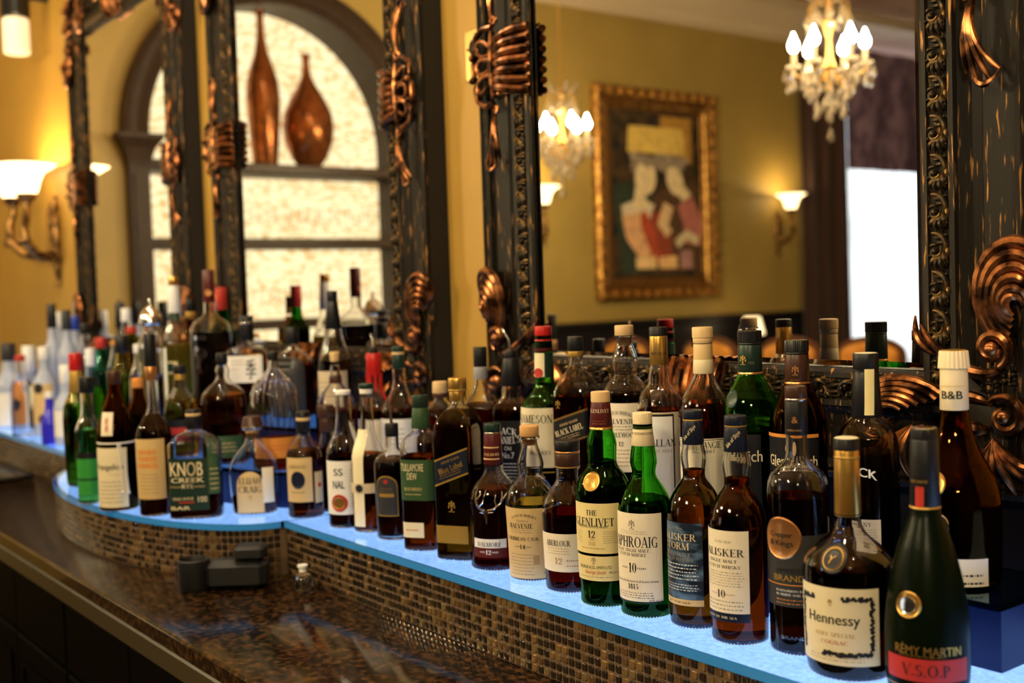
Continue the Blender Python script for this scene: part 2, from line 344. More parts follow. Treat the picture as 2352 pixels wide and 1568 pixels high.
# ------------------------------------------------------------------ ornate mirrors
MW, MZ0, MZ1 = .449, ZS+.335, ZS+1.56       # half width of glass, bottom, top
PROF = [(-.004, 1.4785), (-.004, 1.470), (.002, 1.466), (.010, 1.464), (.012, 1.469), (.042, 1.469), (.044, 1.463), (.053, 1.462), (.056, 1.468), (.070, 1.482), (.084, 1.484),
        (.088, 1.479), (.130, 1.475), (.138, 1.475), (.141, 1.466), (.150, 1.462), (.154, 1.466), (.158, 1.460), (.166, 1.463), (.168, 1.472), (.168, 1.5245)]
def frame_ring(mb, prof, mi=None):
    zc = (MZ0+MZ1)/2; hz = (MZ1-MZ0)/2
    for (p, q) in zip(prof[:-1], prof[1:]):
        a = [(-MW-p[0], p[1], -hz-p[0]), (MW+p[0], p[1], -hz-p[0]), (MW+p[0], p[1], hz+p[0]), (-MW-p[0], p[1], hz+p[0])]
        b = [(-MW-q[0], q[1], -hz-q[0]), (MW+q[0], q[1], -hz-q[0]), (MW+q[0], q[1], hz+q[0]), (-MW-q[0], q[1], hz+q[0])]
        mb.add(a+b, [(i, (i+1) % 4, 4+(i+1) % 4, 4+i) for i in range(4)], 1 if q[1] > 1.5 else 0)  # outer side faces go black: their shade is put into the material
    return mb
def spiral(cx, cz, r0, r1, a0, a1, n=16, y=0):
    return [(cx+(r0+(r1-r0)*t)*math.cos(a0+(a1-a0)*t), y, cz+(r0+(r1-r0)*t)*math.sin(a0+(a1-a0)*t)) for t in np.linspace(0, 1, n)]
def bez(*P, n=12, y0=0, y1=0, hump=0):      # smooth curve through 2D control points (x, z)
    P = np.array(P, float); k = len(P)-1; out = []
    for t in np.linspace(0, 1, n):
        b = sum(math.comb(k, i)*(1-t)**(k-i)*t**i*P[i] for i in range(k+1)); out.append((b[0], y0+(y1-y0)*t-hump*math.sin(math.pi*t), b[1]))
    return out
def taper(n, r, tip=.25, start=.5): return [r*min(1, start+(1-start)*t*4)*(1 if t < .5 else 1-(1-tip)*((t-.5)/.5)**1.6) for t in np.linspace(0, 1, n)]
def leaf_motif():                           # one repeat of the carved band, 56 mm long, 30 mm wide, local x across, z along
    mb = MB(); N = (0, 1, 0)
    mb.tube(bez((-.012, .030), (.010, .030), (.020, .008), (.004, .000), n=12, hump=.004), taper(12, .0042, .5), 7, nrm=N)
    mb.tube(spiral(-.0055, .004, .0085, .0015, -.2, -6.4, 18, -.003), taper(18, .0030, .6), 6, nrm=N); mb.ball((-.0055, -.006, .004), .0030, 8)
    for x0, z0, x1, z1, x2, z2, r in ((.004, .000, .014, -.006, .011, -.020, .0042), (.002, -.002, .004, -.014, .008, -.027, .0042), (.000, -.003, -.006, -.012, -.003, -.027, .0040), (-.003, -.004, -.012, -.008, -.012, -.022, .0038), (.010, .018, .002, .014, -.004, .018, .0032),
                                      (.008, .024, .000, .022, -.010, .024, .0030), (.013, .010, .016, .002, .014, -.006, .0030), (-.004, .014, -.012, .014, -.014, .006, .0028)):
        mb.tube(bez((x0, z0), (x1, z1), (x2, z2), n=8, hump=.0045), taper(8, r, .2, .6), 6, nrm=N)
    for x, z in ((.012, .026), (-.013, -.002), (.014, -.012), (-.002, -.012)): mb.ball((x, -.004, z), .0022, 7)
    return mb
def corner_orn():                           # bottom right corner: x outward, z up, origin at the corner of the glass; y toward the room is negative
    mb = MB(); N = (0, 1, 0); Y = -.006
    def st(pts, r, n=14, hump=.012, tip=.25, start=.5, mi=0): mb.tube(bez(*pts, n=n, y0=Y, y1=Y, hump=hump), taper(n, r, tip, start), 8, mi, nrm=N)
    # main volute with its long arm
    v = spiral(.113, .040, .026, .007, -1.2, 6.2, 26, Y-.012); mb.tube(v, taper(26, .0085, .8), 8, 0, nrm=N); mb.ball((.113, Y-.016, .040), .011, 10)
    st([(.122, .016), (.095, -.012), (.055, .020), (.020, .035), (-.004, .072)], .0085, 18, .012)
    st([(.020, .030), (.0, .04), (-.008, .055), (-.012, .085)], .006, 10, .008)
    # acanthus plume above: nested curling strands
    def nest(base, pv, fs, r0, hump):
        for k, f in enumerate(fs):
            pts = [(pv[0]+(x-pv[0])*f, pv[1]+(z-pv[1])*f) for x, z in base]
            mb.tube(bez(*pts, n=18, y0=Y-.004*k, y1=Y-.002*k, hump=hump), taper(18, r0*(.45+.55*f), .35, .6), 8, nrm=N)
    nest([(.128, .040), (.078, .075), (.070, .175), (.135, .225), (.205, .185), (.172, .120)], (.150, .095), (1, .82, .64, .47, .31, .18), .0115, .014)
    mb.tube([(.150, .004, .06), (.146, .0, .10), (.146, .002, .16)], [.022, .034, .020], 10, 1, sq=.35, nrm=N)
    # second lower volute
    v = spiral(.128, -.052, .030, .008, 2.4, -4.4, 24, Y-.010); mb.tube(v, taper(24, .0075, .8), 8, 0, nrm=N); mb.ball((.128, Y-.014, -.052), .010, 10)
    st([(.104, -.036), (.085, -.020), (.06, -.022), (.035, -.036)], .007, 12)
    st([(.10, -.07), (.085, -.075), (.07, -.062), (.05, -.058)], .011, 12, .018)
    # fan of leaves at the foot
    for k, (ex, ez) in enumerate(((.060, -.150), (.085, -.165), (.112, -.170), (.140, -.160), (.165, -.140), (.180, -.110))):
        st([(.105, -.085), (.095+.008*k, -.11), (.075+.018*k, -.13), (ex, ez)], .0065, 12, .012)
    # leaves along the bottom rail
    nest([(.035, -.030), (-.030, .022), (-.125, -.005), (-.150, -.085), (-.075, -.125), (-.050, -.080)], (-.050, -.058), (1, .85, .70, .56, .42, .28), .009, .014)
    for k in range(4):
        st([(-.02, -.075), (-.03-.01*k, -.10), (-.035-.014*k, -.125), (-.02-.022*k, -.155+.012*k)], .006, 12, .012)
    v = spiral(.0, -.088, .017, .004, -.5, 6, 18, Y-.008); mb.tube(v, taper(18, .005, .8), 7, 0, nrm=N); mb.ball((.0, Y-.01, -.088), .006, 8)
    # pebbled ground
    rnd = random.Random(3)
    for _ in range(70): mb.ball((rnd.uniform(.085, .165), Y+.004, rnd.uniform(-.02, .02)), rnd.uniform(.002, .0034), 6, 1)
    mb.tube(bez((.0, .0), (.05, -.03), (.09, -.06), (.10, -.12), n=8, y0=.003, y1=.003), [.03, .034, .036, .036, .036, .034, .03, .02], 10, 1, sq=.25, nrm=N)
    return mb
def medallion():                            # on the right stile: x across outward from the glass edge, z up
    mb = MB(); N = (0, 1, 0); Y = -.008
    for k, z in enumerate(np.linspace(-.062, .062, 7)):     # ribs of the shell reaching over the band to the glass
        mb.tube(bez((.085, z*.72), (.055, z*.85), (.02, z*1.0), (-.012, z*1.02), n=10, y0=Y-.012, y1=Y+.002, hump=.012), taper(10, .0095, .8, .8), 8, nrm=N)
    out = [(.088, .078), (.120, .080), (.146, .066), (.150, .040), (.144, .030), (.156, .014), (.156, -.014), (.144, -.030), (.150, -.044), (.142, -.070), (.115, -.084), (.088, -.078)]
    n = 40; P = np.array(out); t = np.linspace(0, len(P)-1, n); path = [(np.interp(a, range(len(P)), P[:, 0]), Y-.014, np.interp(a, range(len(P)), P[:, 1])) for a in t]
    mb.tube(path, .0062, 8, nrm=N)
    for z0, zx in ((.046, .024), (0, 0), (-.046, -.024)):  # three petal cells
        pet = []
        for a in np.linspace(0, 2*math.pi, 18): pet.append((.112+.026*math.cos(a), Y-.018, z0*.8+.0155*math.sin(a)*(1+.3*math.cos(a))+zx*.3*(math.cos(a)-.2)))
        mb.tube(pet, .0048, 7, nrm=N)
    for z in (.024, -.024): mb.ball((.150, Y-.022, z), .008, 10)
    mb.tube([(.088, Y-.014, -.07), (.088, Y-.018, 0), (.088, Y-.014, .07)], [.006, .009, .006], 8, nrm=N)
    for s in (1, -1):                       # drooping leaf tails above and below
        for (dx, e, r) in ((0, .108, .006), (.012, .104, .0065), (-.012, .092, .0055), (.022, .094, .005)):
            mb.tube(bez((.096, s*.080), (.086, s*.120), (.082+dx*.3, s*.160), (.098+dx*1.4, s*(.105+e)), n=14, y0=Y-.004, y1=Y-.006, hump=.010), taper(14, r, .5), 7, nrm=N)
        mb.tube(bez((.092, s*(.2)), (.10, s*.222), (.116, s*.222), (.128, s*.20), n=8, y0=Y-.006, y1=Y-.006, hump=.004), taper(8, .005), 6, nrm=N)
        v = spiral(.085, s*.090, .012, .003, 0, s*5, 14, Y-.01); mb.tube(v, taper(14, .0042, .8), 6, nrm=N)
    mb.tube([(-.006, Y+.006, -.072), (.03, Y+.0, -.066), (.03, Y, .066), (-.006, Y+.006, .072)], .004, 6, nrm=N)
    mb.add([(-.012, Y+.004, -.068), (.09, Y-.004, -.06), (.09, Y-.004, .06), (-.012, Y+.004, .068)], [(0, 1, 2, 3)])
    return mb
def make_mirror(label, xc):
    zc = (MZ0+MZ1)/2; hz = (MZ1-MZ0)/2
    r = empty('wall_mirror', (xc, 0, zc), 0, label, 'mirror')
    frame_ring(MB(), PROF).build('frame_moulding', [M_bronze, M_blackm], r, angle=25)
    MB().box((-MW-.15, 1.4855, -hz-.15), (MW+.15, 1.5240, hz+.15)).build('backing_board', M_blackm, r, False)
    g = MB(); b = .016; d = .0022; gy = GLASS_Y
    o_ = [(-MW-.003, gy+d, -hz-.003), (MW+.003, gy+d, -hz-.003), (MW+.003, gy+d, hz+.003), (-MW-.003, gy+d, hz+.003)]
    i_ = [(-MW+b, gy, -hz+b), (MW-b, gy, -hz+b), (MW-b, gy, hz-b), (-MW+b, gy, hz-b)]
    g.add(o_+i_, [(0, 1, 5, 4), (1, 2, 6, 5), (2, 3, 7, 6), (3, 0, 4, 7), (4, 5, 6, 7)]); g.build('mirror_glass', M_mirror, r, False)
    lf = leaf_motif().build('carved_leaf', M_bronze2, r); first = True
    q = .027; nz = round((2*hz+.04)/.056); nx = round((2*MW+.04)/.056)
    for sx in (1, -1):
        for k in range(nz):
            o = lf if first else inst(lf, r); first = False
            o.location = (sx*(MW+q), 1.4665, -hz-.02+(k+.5)*(2*hz+.04)/nz); o.scale = (sx, 1, 1)
    for sz in (1, -1):
        for k in range(nx):
            o = inst(lf, r); o.location = (-MW-.02+(k+.5)*(2*MW+.04)/nx, 1.4665, sz*(hz+q)); o.rotation_euler = (0, math.pi/2*sz, 0)
    cs = corner_orn().build('corner_ornament', [M_copper, M_bronze], r, loc=(MW, 1.470, -hz))
    for sx, sz in ((-1, -1), (1, 1), (-1, 1)):
        inst(cs, r, (sx*MW, 1.470, sz*hz), scale=(sx, 1, -sz))
    ms = medallion().build('side_medallion', M_copper, r, loc=(MW, 1.466, 0)); inst(ms, r, (-MW, 1.466, 0), scale=(-1, 1, 1))
    inst(ms, r, (0, 1.466, hz), (0, -math.pi/2, 0)); inst(ms, r, (0, 1.466, -hz), (0, math.pi/2, 0))
    return r
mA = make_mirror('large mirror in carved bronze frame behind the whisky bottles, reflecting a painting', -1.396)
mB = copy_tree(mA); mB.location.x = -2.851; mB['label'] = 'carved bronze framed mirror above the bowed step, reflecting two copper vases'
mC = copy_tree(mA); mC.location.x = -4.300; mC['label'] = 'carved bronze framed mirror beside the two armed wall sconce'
# brass switch plate on the wall between two mirrors
pr = empty('switch_plate', (-2.095, WALL_Y, ZS+1.008), 0, 'brass key switch plate on the wall strip between two mirrors', 'switch')
M_brass = mat('brushed_brass', (.78, .50, .17), .3, .9)
MB().bbox((-.043, -.004, -.056), (.043, -.0003, .056), .002).build('plate', M_brass, pr)
kk = MB(); kk.lathe([(0, .018), (.008, .018), (.010, .015)], 24); ko = kk.build('keyhole_barrel', M_black, pr, loc=(0, -.004, .014), rot=(math.pi/2, 0, 0))
MB().box((-.012, -.0115, .0125), (.012, -.0138, .0155)).build('slot', M_steel, pr, False)
for sx, sz in ((-.032, .014), (.032, .014), (0, .044), (0, -.036)):
    MB().ball((sx, -.005, sz), .003, 8).build('screw', M_blackm, pr)
# ------------------------------------------------------------------ bottles
GL = {'clear': fluid('clear_glass', (.985, .985, .98), 1.48, .035), 'green': fluid('green_glass', (.42, .82, .34), 1.48, .035),
      'dkgreen': fluid('dark_green_glass', (.28, .60, .25), 1.48), 'olive': fluid('olive_glass', (.60, .64, .30), 1.48),
      'brown': fluid('brown_glass', (.56, .32, .11), 1.48, .035), 'smoke': fluid('smoke_glass', (.82, .78, .70), 1.48),
      'blueglass': fluid('blue_tinted_glass', (.93, .97, 1.0), 1.48, .035), 'teal': fluid('teal_glass', (.40, .88, .75), 1.48),
      'amberglass': fluid('pale_amber_glass', (.86, .80, .50), 1.48)}
LQ = {'amber': fluid('amber_spirit', (.50, .14, .02)), 'dark': fluid('dark_spirit', (.16, .030, .008)), 'red': fluid('red_spirit', (.34, .025, .008)),
      'gold': fluid('gold_spirit', (.72, .42, .08)), 'green': fluid('green_spirit', (.05, .26, .03)), 'olive': fluid('olive_spirit', (.14, .17, .02)),
      'honey': fluid('honey_spirit', (.45, .20, .03)), 'clear': fluid('clear_spirit', (.92, .95, 1.0)), 'brown': fluid('brown_spirit', (.09, .028, .006)), 'orange': fluid('orange_spirit', (.85, .16, .02)),
      'black': mat('black_liqueur', (.006, .004, .003), .12), 'yellow': mat('yellow_liqueur', (.62, .50, .015), .3), 'teal': fluid('teal_spirit', (.10, .65, .45)),
      'lime': fluid('lime_spirit', (.30, .62, .05)), 'greenclear': fluid('pale_green_spirit', (.40, .70, .25))}
def pm(name, c, rough=.5, metal=0): return mat(name, c, rough, metal)
PM = {'cream': pm('cream_paper', (.80, .70, .46)), 'white': pm('white_paper', (.82, .79, .72)), 'tan': pm('tan_paper', (.66, .46, .20)), 'ivory': pm('ivory_paper', (.84, .74, .55)), 'yellowp': pm('yellow_paper', (.80, .66, .30)),
      'black': pm('black_paper', (.008, .008, .009), .4), 'navy': pm('navy_foil', (.008, .012, .028), .35), 'green': pm('green_paper', (.035, .085, .03), .45), 'dgreen': pm('dark_green_foil', (.010, .030, .020), .35),
      'maroon': pm('maroon_foil', (.09, .012, .012), .35), 'gold': pm('gold_foil', (.72, .42, .10), .28, .85), 'gold2': pm('matt_gold', (.50, .30, .06), .4, .5), 'copper': pm('copper_foil', (.72, .34, .12), .3, .85), 'red': pm('red_wax', (.50, .015, .012), .3), 'redp': pm('red_paper', (.48, .03, .02), .45),
      'cork': pm('cork', (.66, .36, .13), .7), 'wood': pm('pale_wood_stopper', (.70, .47, .22), .55), 'brown': pm('brown_foil', (.055, .022, .012), .35), 'ink': pm('black_ink', (.012, .011, .012), .5), 'inkred': pm('red_ink', (.50, .06, .03), .5), 'inkgrey': pm('grey_ink', (.28, .23, .16), .6), 'inktan': pm('tan_ink', (.45, .27, .10), .5),
      'ledpale': mat('led_glow_pale_glass', (.55, .62, .78), .35, trans=.35), 'silver': pm('silver_metal', (.80, .78, .74), .16, 1), 'bluep': pm('blue_cap', (.02, .06, .42), .35), 'whitecap': pm('white_cap', (.85, .84, .82), .4), 'creamcap': pm('cream_foil', (.82, .68, .42), .4), 'tancap': pm('tan_foil', (.72, .50, .23), .35), 'blackcap': M_black, 'greycap': pm('grey_cap', (.30, .30, .32), .4),
      'storm': None, 'beige': pm('beige_paper', (.62, .50, .32)), 'ggreen': pm('bright_green_paper', (.03, .30, .04)), 'indigo': pm('indigo_glass', (.03, .025, .62), .2), 'orangep': pm('orange_paper', (.70, .26, .04)), 'darkgrey': pm('charcoal_paper', (.03, .03, .03), .5), 'blue2': pm('blue_foil', (.01, .04, .28), .3)}
PM['storm'] = noisy(mat('storm_print', (.02, .05, .12), .4), (.006, .014, .035), (.16, .30, .48), 34, 6, .45, .78, (1, 1, 2.2))
FCURVE = {}
def text_mesh(body, bold, shear):
    key = (body, bold, shear)
    if key not in FCURVE:
        cu = bpy.data.curves.new('t', 'FONT'); cu.body = body; cu.align_x = 'CENTER'; cu.align_y = 'CENTER'; cu.offset = bold; cu.shear = shear; cu.resolution_u = 3
        ob = bpy.data.objects.new('t', cu); COL.objects.link(ob); me = bpy.data.meshes.new_from_object(ob)
        vs = np.array([v.co[:] for v in me.vertices]) if len(me.vertices) else np.zeros((0, 3)); fs = [tuple(p.vertices) for p in me.polygons]
        bpy.data.objects.remove(ob); bpy.data.curves.remove(cu); bpy.data.meshes.remove(me); FCURVE[key] = (vs, fs)
    return FCURVE[key]
def pchip(xs, ys, q):
    xs, ys = np.array(xs, float), np.array(ys, float); h = np.diff(xs); d = np.diff(ys)/h; m = np.zeros(len(xs)); m[0] = d[0]; m[-1] = d[-1]
    for i in range(1, len(xs)-1):
        m[i] = 0 if d[i-1]*d[i] <= 0 else (3*(h[i-1]+h[i]))/((2*h[i]+h[i-1])/d[i-1]+(h[i]+2*h[i-1])/d[i])
    q = np.clip(q, xs[0], xs[-1]); i = np.clip(np.searchsorted(xs, q)-1, 0, len(xs)-2); t = (q-xs[i])/h[i]
    return (2*t**3-3*t**2+1)*ys[i]+(t**3-2*t**2+t)*h[i]*m[i]+(-2*t**3+3*t**2)*ys[i+1]+(t**3-t**2)*h[i]*m[i+1]
def scatter(name, col, tr):
    m = bpy.data.materials.new(name); m.use_nodes = True; t = m.node_tree; N = t.nodes; L = t.links; N.remove(N['Principled BSDF'])
    a = N.new('ShaderNodeBsdfTranslucent'); a.inputs[0].default_value = (*col, 1); d = N.new('ShaderNodeBsdfDiffuse'); d.inputs[0].default_value = (*col, 1); g = N.new('ShaderNodeBsdfTransparent')
    x = N.new('ShaderNodeMixShader'); x.inputs[0].default_value = .4; y = N.new('ShaderNodeMixShader'); y.inputs[0].default_value = tr
    L.new(a.outputs[0], x.inputs[1]); L.new(d.outputs[0], x.inputs[2]); L.new(x.outputs[0], y.inputs[1]); L.new(g.outputs[0], y.inputs[2]); L.new(y.outputs[0], N['Material Output'].inputs[0]); return m
M_stip = scatter('stippled_glass', (.9, .95, 1), .15)
# serif capitals drawn from stems, bars, diagonals and bows (height 0.7 like the built-in font)
def _serif_glyphs():
    T, t, sl, sh = .175, .06, .085, .05
    def rect(x0, y0, x1, y1): return [((x0, y0), (x1, y0), (x1, y1), (x0, y1))]
    def stem(x, y0=0, y1=1, w=T, s0=True, s1=True): return rect(x-w/2, y0, x+w/2, y1)+(rect(x-w/2-sl, y0, x+w/2+sl, y0+sh) if s0 else [])+(rect(x-w/2-sl, y1-sh, x+w/2+sl, y1) if s1 else [])
    def bar(x0, x1, y, th=t): return rect(x0, y-th/2, x1, y+th/2)
    def diag(x0, y0, x1, y1, w): return [((x0-w/2, y0), (x0+w/2, y0), (x1+w/2, y1), (x1-w/2, y1))]
    def foot(x, y, w=.30): return rect(x-w/2, y, x+w/2, y+sh) if y < .5 else rect(x-w/2, y-sh, x+w/2, y)
    def bow(cx, cy, rx, ry, a0, a1, n=14):
        out = []; A = np.radians(np.linspace(a0, a1, n))
        def pt(a, k): w = (t+(T-t)*abs(math.cos(a))**1.5)*k; return (cx+(rx-w)*math.cos(a), cy+(ry-min(w, t*1.1*k if k else 0) if abs(math.cos(a)) < .3 else ry-w*.6)*math.sin(a))
        for a, b in zip(A[:-1], A[1:]): out.append((pt(a, 0), pt(b, 0), pt(b, 1), pt(a, 1)))
        return out
    P_ = stem(.16)+bow(.30, .735, .36, .265, -90, 90)+bar(.16, .32, .97)+bar(.16, .32, .50)
    C_ = bow(.46, .5, .44, .5, 48, 312)+rect(.70, .70, .75, .95)
    O_ = bow(.46, .5, .44, .5, 0, 360, 28); G = {
     'A': (diag(.08, 0, .40, 1, t)+diag(.74, 0, .42, 1, T)+bar(.2, .62, .34)+foot(.08, 0, .24)+foot(.74, 0, .34), .86), 'B': (stem(.16)+bow(.30, .75, .33, .25, -90, 90)+bow(.30, .26, .40, .26, -90, 90)+bar(.16, .32, .97)+bar(.16, .32, .51)+bar(.16, .32, .03), .74),
     'C': (C_, .84), 'D': (stem(.16)+bow(.32, .5, .48, .5, -90, 90)+bar(.16, .34, .97)+bar(.16, .34, .03), .86), 'E': (stem(.16)+bar(.16, .62, .97)+bar(.16, .50, .52)+bar(.16, .64, .03)+rect(.58, .80, .63, 1)+rect(.60, 0, .65, .2)+rect(.47, .42, .51, .62), .70),
     'F': (stem(.16)+bar(.16, .62, .97)+bar(.16, .50, .52)+rect(.58, .80, .63, 1)+rect(.47, .42, .51, .62), .66), 'G': (C_+stem(.72, 0, .42, .13, False), .90), 'H': (stem(.16)+stem(.74)+bar(.16, .74, .52), .92), 'I': (stem(.16), .34), 'J': (stem(.30, .1, 1, T, False)+bow(.16, .12, .22, .2, 180, 360), .50),
     'K': (stem(.16)+diag(.26, .44, .66, 1, t)+diag(.74, 0, .40, .58, T)+foot(.74, 0, .32)+foot(.66, 1, .26), .86), 'L': (stem(.16)+bar(.16, .62, .03)+rect(.59, 0, .64, .25), .68), 'M': (stem(.12, w=t)+diag(.47, 0, .16, 1, T)+diag(.47, 0, .82, 1, t)+stem(.88), 1.06), 'N': (stem(.12, w=t)+diag(.70, 0, .14, 1, T)+stem(.72, w=t, s0=False), .86),
     'O': (O_, .92), 'P': (P_, .70), 'Q': (O_+diag(.75, -.15, .5, .2, .13), .92), 'R': (P_+diag(.72, 0, .38, .5, T)+foot(.74, 0, .30), .82), 'S': (bow(.34, .745, .27, .255, 40, 270)+bow(.34, .255, .29, .255, -140, 90)+rect(.52, .74, .56, .95)+rect(.08, .05, .12, .26), .68),
     'T': (stem(.38, s1=False)+bar(.04, .72, .97)+rect(.03, .76, .08, 1)+rect(.68, .76, .73, 1), .76), 'U': (stem(.16, .28, 1, T, False)+stem(.70, .28, 1, t, False)+bow(.43, .3, .31, .3, 180, 360), .86), 'V': (diag(.42, 0, .10, 1, T)+diag(.42, 0, .74, 1, t)+foot(.10, 1)+foot(.74, 1, .24), .80), 'W': (diag(.34, 0, .10, 1, T)+diag(.34, 0, .60, 1, t)+diag(.86, 0, .60, 1, T)+diag(.86, 0, 1.1, 1, t)+foot(.10, 1)+foot(1.1, 1, .22), 1.16),
     'X': (diag(.74, 0, .12, 1, T)+diag(.08, 0, .70, 1, t), .82), 'Y': (stem(.40, 0, .5, T, True, False)+diag(.40, .45, .10, 1, T)+diag(.40, .45, .70, 1, t)+foot(.10, 1)+foot(.70, 1, .24), .78), 'Z': (bar(.06, .64, .97)+bar(.06, .66, .03)+diag(.14, 0, .58, 1, T), .70),
     '0': (bow(.30, .5, .28, .5, 0, 360, 26), .62), '1': (stem(.22, s1=False)+diag(.08, .78, .2, .98, .08), .44), '2': (bow(.28, .70, .26, .30, -35, 200)+diag(.08, .05, .46, .55, .12)+bar(.05, .56, .06, .12), .60), '3': (bow(.26, .74, .25, .26, -90, 170)+bow(.26, .26, .28, .26, -170, 90), .58), '4': (stem(.42, s1=False)+bar(.03, .60, .28, .08)+diag(.06, .3, .40, 1, .07), .64),
     '5': (bow(.28, .32, .27, .32, -150, 110)+bar(.16, .50, .95, .1)+rect(.14, .55, .19, 1), .60), '7': (bar(.05, .55, .95, .1)+diag(.22, 0, .50, .95, .15), .58), '8': (bow(.29, .75, .22, .25, 0, 360, 20)+bow(.29, .27, .27, .27, 0, 360, 20), .60), ' ': ([], .42), '.': (rect(.06, 0, .2, .14), .26), "'": (rect(.06, .75, .16, 1), .22), '/': (diag(.0, 0, .3, 1, .06), .36), '%': (bow(.15, .8, .13, .2, 0, 360)+bow(.5, .2, .13, .2, 0, 360)+diag(.15, 0, .5, 1, .05), .68)}
    return G
SERIF = _serif_glyphs()
def serif_mesh(body):
    vs = []; fs = []; x = 0
    for ch in body:
        pr, w = SERIF[ch]
        for q in pr:
            o = len(vs); vs += [((x+a)*.7, b*.7, 0) for a, b in q]; fs.append((o, o+1, o+2, o+3))
        x += w+.06
    return np.array(vs), fs
class Bottle:
    """x: axis pixel; base: pixel row of the base centre (or Y: row depth); outline: [(row, half width px)] top to bottom in glass only"""
    def __init__(s, name, label, x, z0, outline, base=None, Y=None, top=None, glass='clear', liq=None, face=-25, flat=None, cat='bottle', opaque=None, cx=None, bw=None, knurl=None):
        if bw:
            wn = min(w for _, w in outline)*1.3; wm = max(w for _, w in outline); outline = [(r, w if w <= wn else wn+(w-wn)*(bw-wn)/(wm-wn)) for r, w in outline]
        if base is not None:
            P = on_z(x, base, z0)
            for _ in range(3 if cx else 0): x += cx[0]-proj(P+[0, 0, row_z(P, cx[1])])[0]; P = on_z(x, base, z0)
        else: q = on_y(x, top, Y); P = np.array([q[0], q[1], z0])
        s.P = P; s.d = proj(P)[2]; s.k = s.d/FPX
        t = -P[:2]/np.hypot(*P[:2]); rdir = np.array([-t[1], t[0]]); rdir = rdir if rdir@AR[:2] > 0 else -rdir
        o = math.radians(face); fv = t*math.cos(o)+rdir*math.sin(o); phi = math.atan2(fv[0], -fv[1])
        s.root = empty(name, P+[0, 0, .0004], phi, label, cat)
        s.flat = flat; c = 1.0
        if flat: c = 1/(abs(math.cos(o))+flat[0]*abs(math.sin(o)))*1.06; c = min(c, 1.0)
        rows = sorted(outline, key=lambda a: -a[0]); zz = [max(0.0, s.z(r)) for r, _ in rows]; rr = [w*s.k*c for _, w in rows]
        if zz[0] > .0005: zz = [0.0]+zz; rr = [rr[0]]+rr
        zz[0] = 0.0
        for i in range(1, len(zz)): zz[i] = max(zz[i], zz[i-1]+.0005)
        s.zz, s.rr = zz, rr; s.rmax = max(rr); s.rn = min(rr); s.h = zz[-1]
        zs = np.unique(np.r_[0, .0012, .003, np.linspace(.005, s.h, 34), zz]); R = []
        for z in zs:
            k = .90 if z == 0 else .965 if z < .002 else .99 if z < .004 else 1
            R.append(s.ring(z, 0, k))
        g = opaque if opaque else GL[glass]
        mb = MB(); mb.rings(R)
        if not opaque:                                          # the inside of the glass wall
            zi = np.unique(np.r_[.006, .008, np.linspace(.010, s.h-.0015, 30), [z for z in zz if .006 < z < s.h-.0015]]); ib = MB(); ib.rings([s.ring(z, -.0026, .90 if i == 0 else .97 if i == 1 else 1) for i, z in enumerate(zi)])
            mb.add(ib.v, [f[::-1] for f in ib.f])
        mb.build('glass', g, s.root, angle=60)
        if liq:
            zl = s.z(liq[0]); zq = np.unique(np.r_[.0055, .0085, np.linspace(.0105, zl, 24), [z for z in zz if .0105 < z < zl]]); mb = MB()
            mb.rings([s.ring(z, -.0021, .91 if i == 0 else 1) for i, z in enumerate(zq)]); mb.build('liquid', LQ[liq[1]], s.root, angle=50)
        if base is not None if knurl is None else knurl:         # stippled heel that catches the light of the shelf
            kn = MB(); m_ = 52; a_, b_, n_ = s.sec(.004)
            for i in range(m_):
                t = 2*math.pi*i/m_; sn, cs = math.sin(t), math.cos(t); e = 2/n_; px_, py_ = .985*a_*math.copysign(abs(sn)**e, sn), -.985*b_*math.copysign(abs(cs)**e, cs); q = .0011
                kn.add([(px_+q, py_, .0016), (px_, py_+q, .0016), (px_-q, py_, .0016), (px_, py_-q, .0016), (px_, py_, .0016+q*1.3), (px_, py_, .0004)], [(0, 1, 4), (1, 2, 4), (2, 3, 4), (3, 0, 4), (1, 0, 5), (2, 1, 5), (3, 2, 5), (0, 3, 5)])
            kn.build('heel_stipple', M_stip, s.root, False)
    def z(s, row): return row_z(s.P, row)
    def r(s, z): return float(pchip(s.zz, s.rr, z))
    def sec(s, z, off=0):
        r = s.r(z)
        if not s.flat: return r+off, r+off, 2.0
        f = np.clip((r-s.rn*1.15)/(s.rmax*.92-s.rn*1.15), 0, 1); f = f*f*(3-2*f); b = r*(1+(s.flat[0]-1)*f); n = 2+(s.flat[1]-2)*f
        return r+off, b+off, n
    def ring(s, z, off=0, k=1, seg=44):
        a, b, n = s.sec(z, off); out = []
        for i in range(seg):
            t = 2*math.pi*i/seg; sn, cs = math.sin(t), math.cos(t); e = 2/n
            out.append((k*a*math.copysign(abs(sn)**e, sn), -k*b*math.copysign(abs(cs)**e, cs), z))
        return out[::-1] if False else [out[i] for i in range(seg)]
    def surf(s, u, z, off):
        a, b, n = s.sec(z)
        if not s.flat: t = u/max(a, .004); return ((a+off)*math.sin(t), -(a+off)*math.cos(t), z)
        x = max(-.999*a, min(.999*a, u)); y = b*(1-abs(x/a)**n)**(1/n); return (x, -(y+off), z)
    def cap(s, name, r0, r1, w0, w1=None, m='blackcap', rib=0, seg=36, round_=True, mb=None):
        z0, z1 = s.z(r1), s.z(r0); w1 = w1 or w0; a, b = w1*s.k, w0*s.k; e = min(.0016, (z1-z0)*.25)
        prof = [(z0, a*.97), (z0+e*.5, a), (z1-e, b), (z1-e*.3, b*.975), (z1, b*.90)] if round_ else [(z0, a), (z1, b)]
        o = MB(); o.lathe(prof, seg, rib=rib); return o.build(name, PM[m] if isinstance(m, str) else m, s.root, angle=50 if not rib else 20)
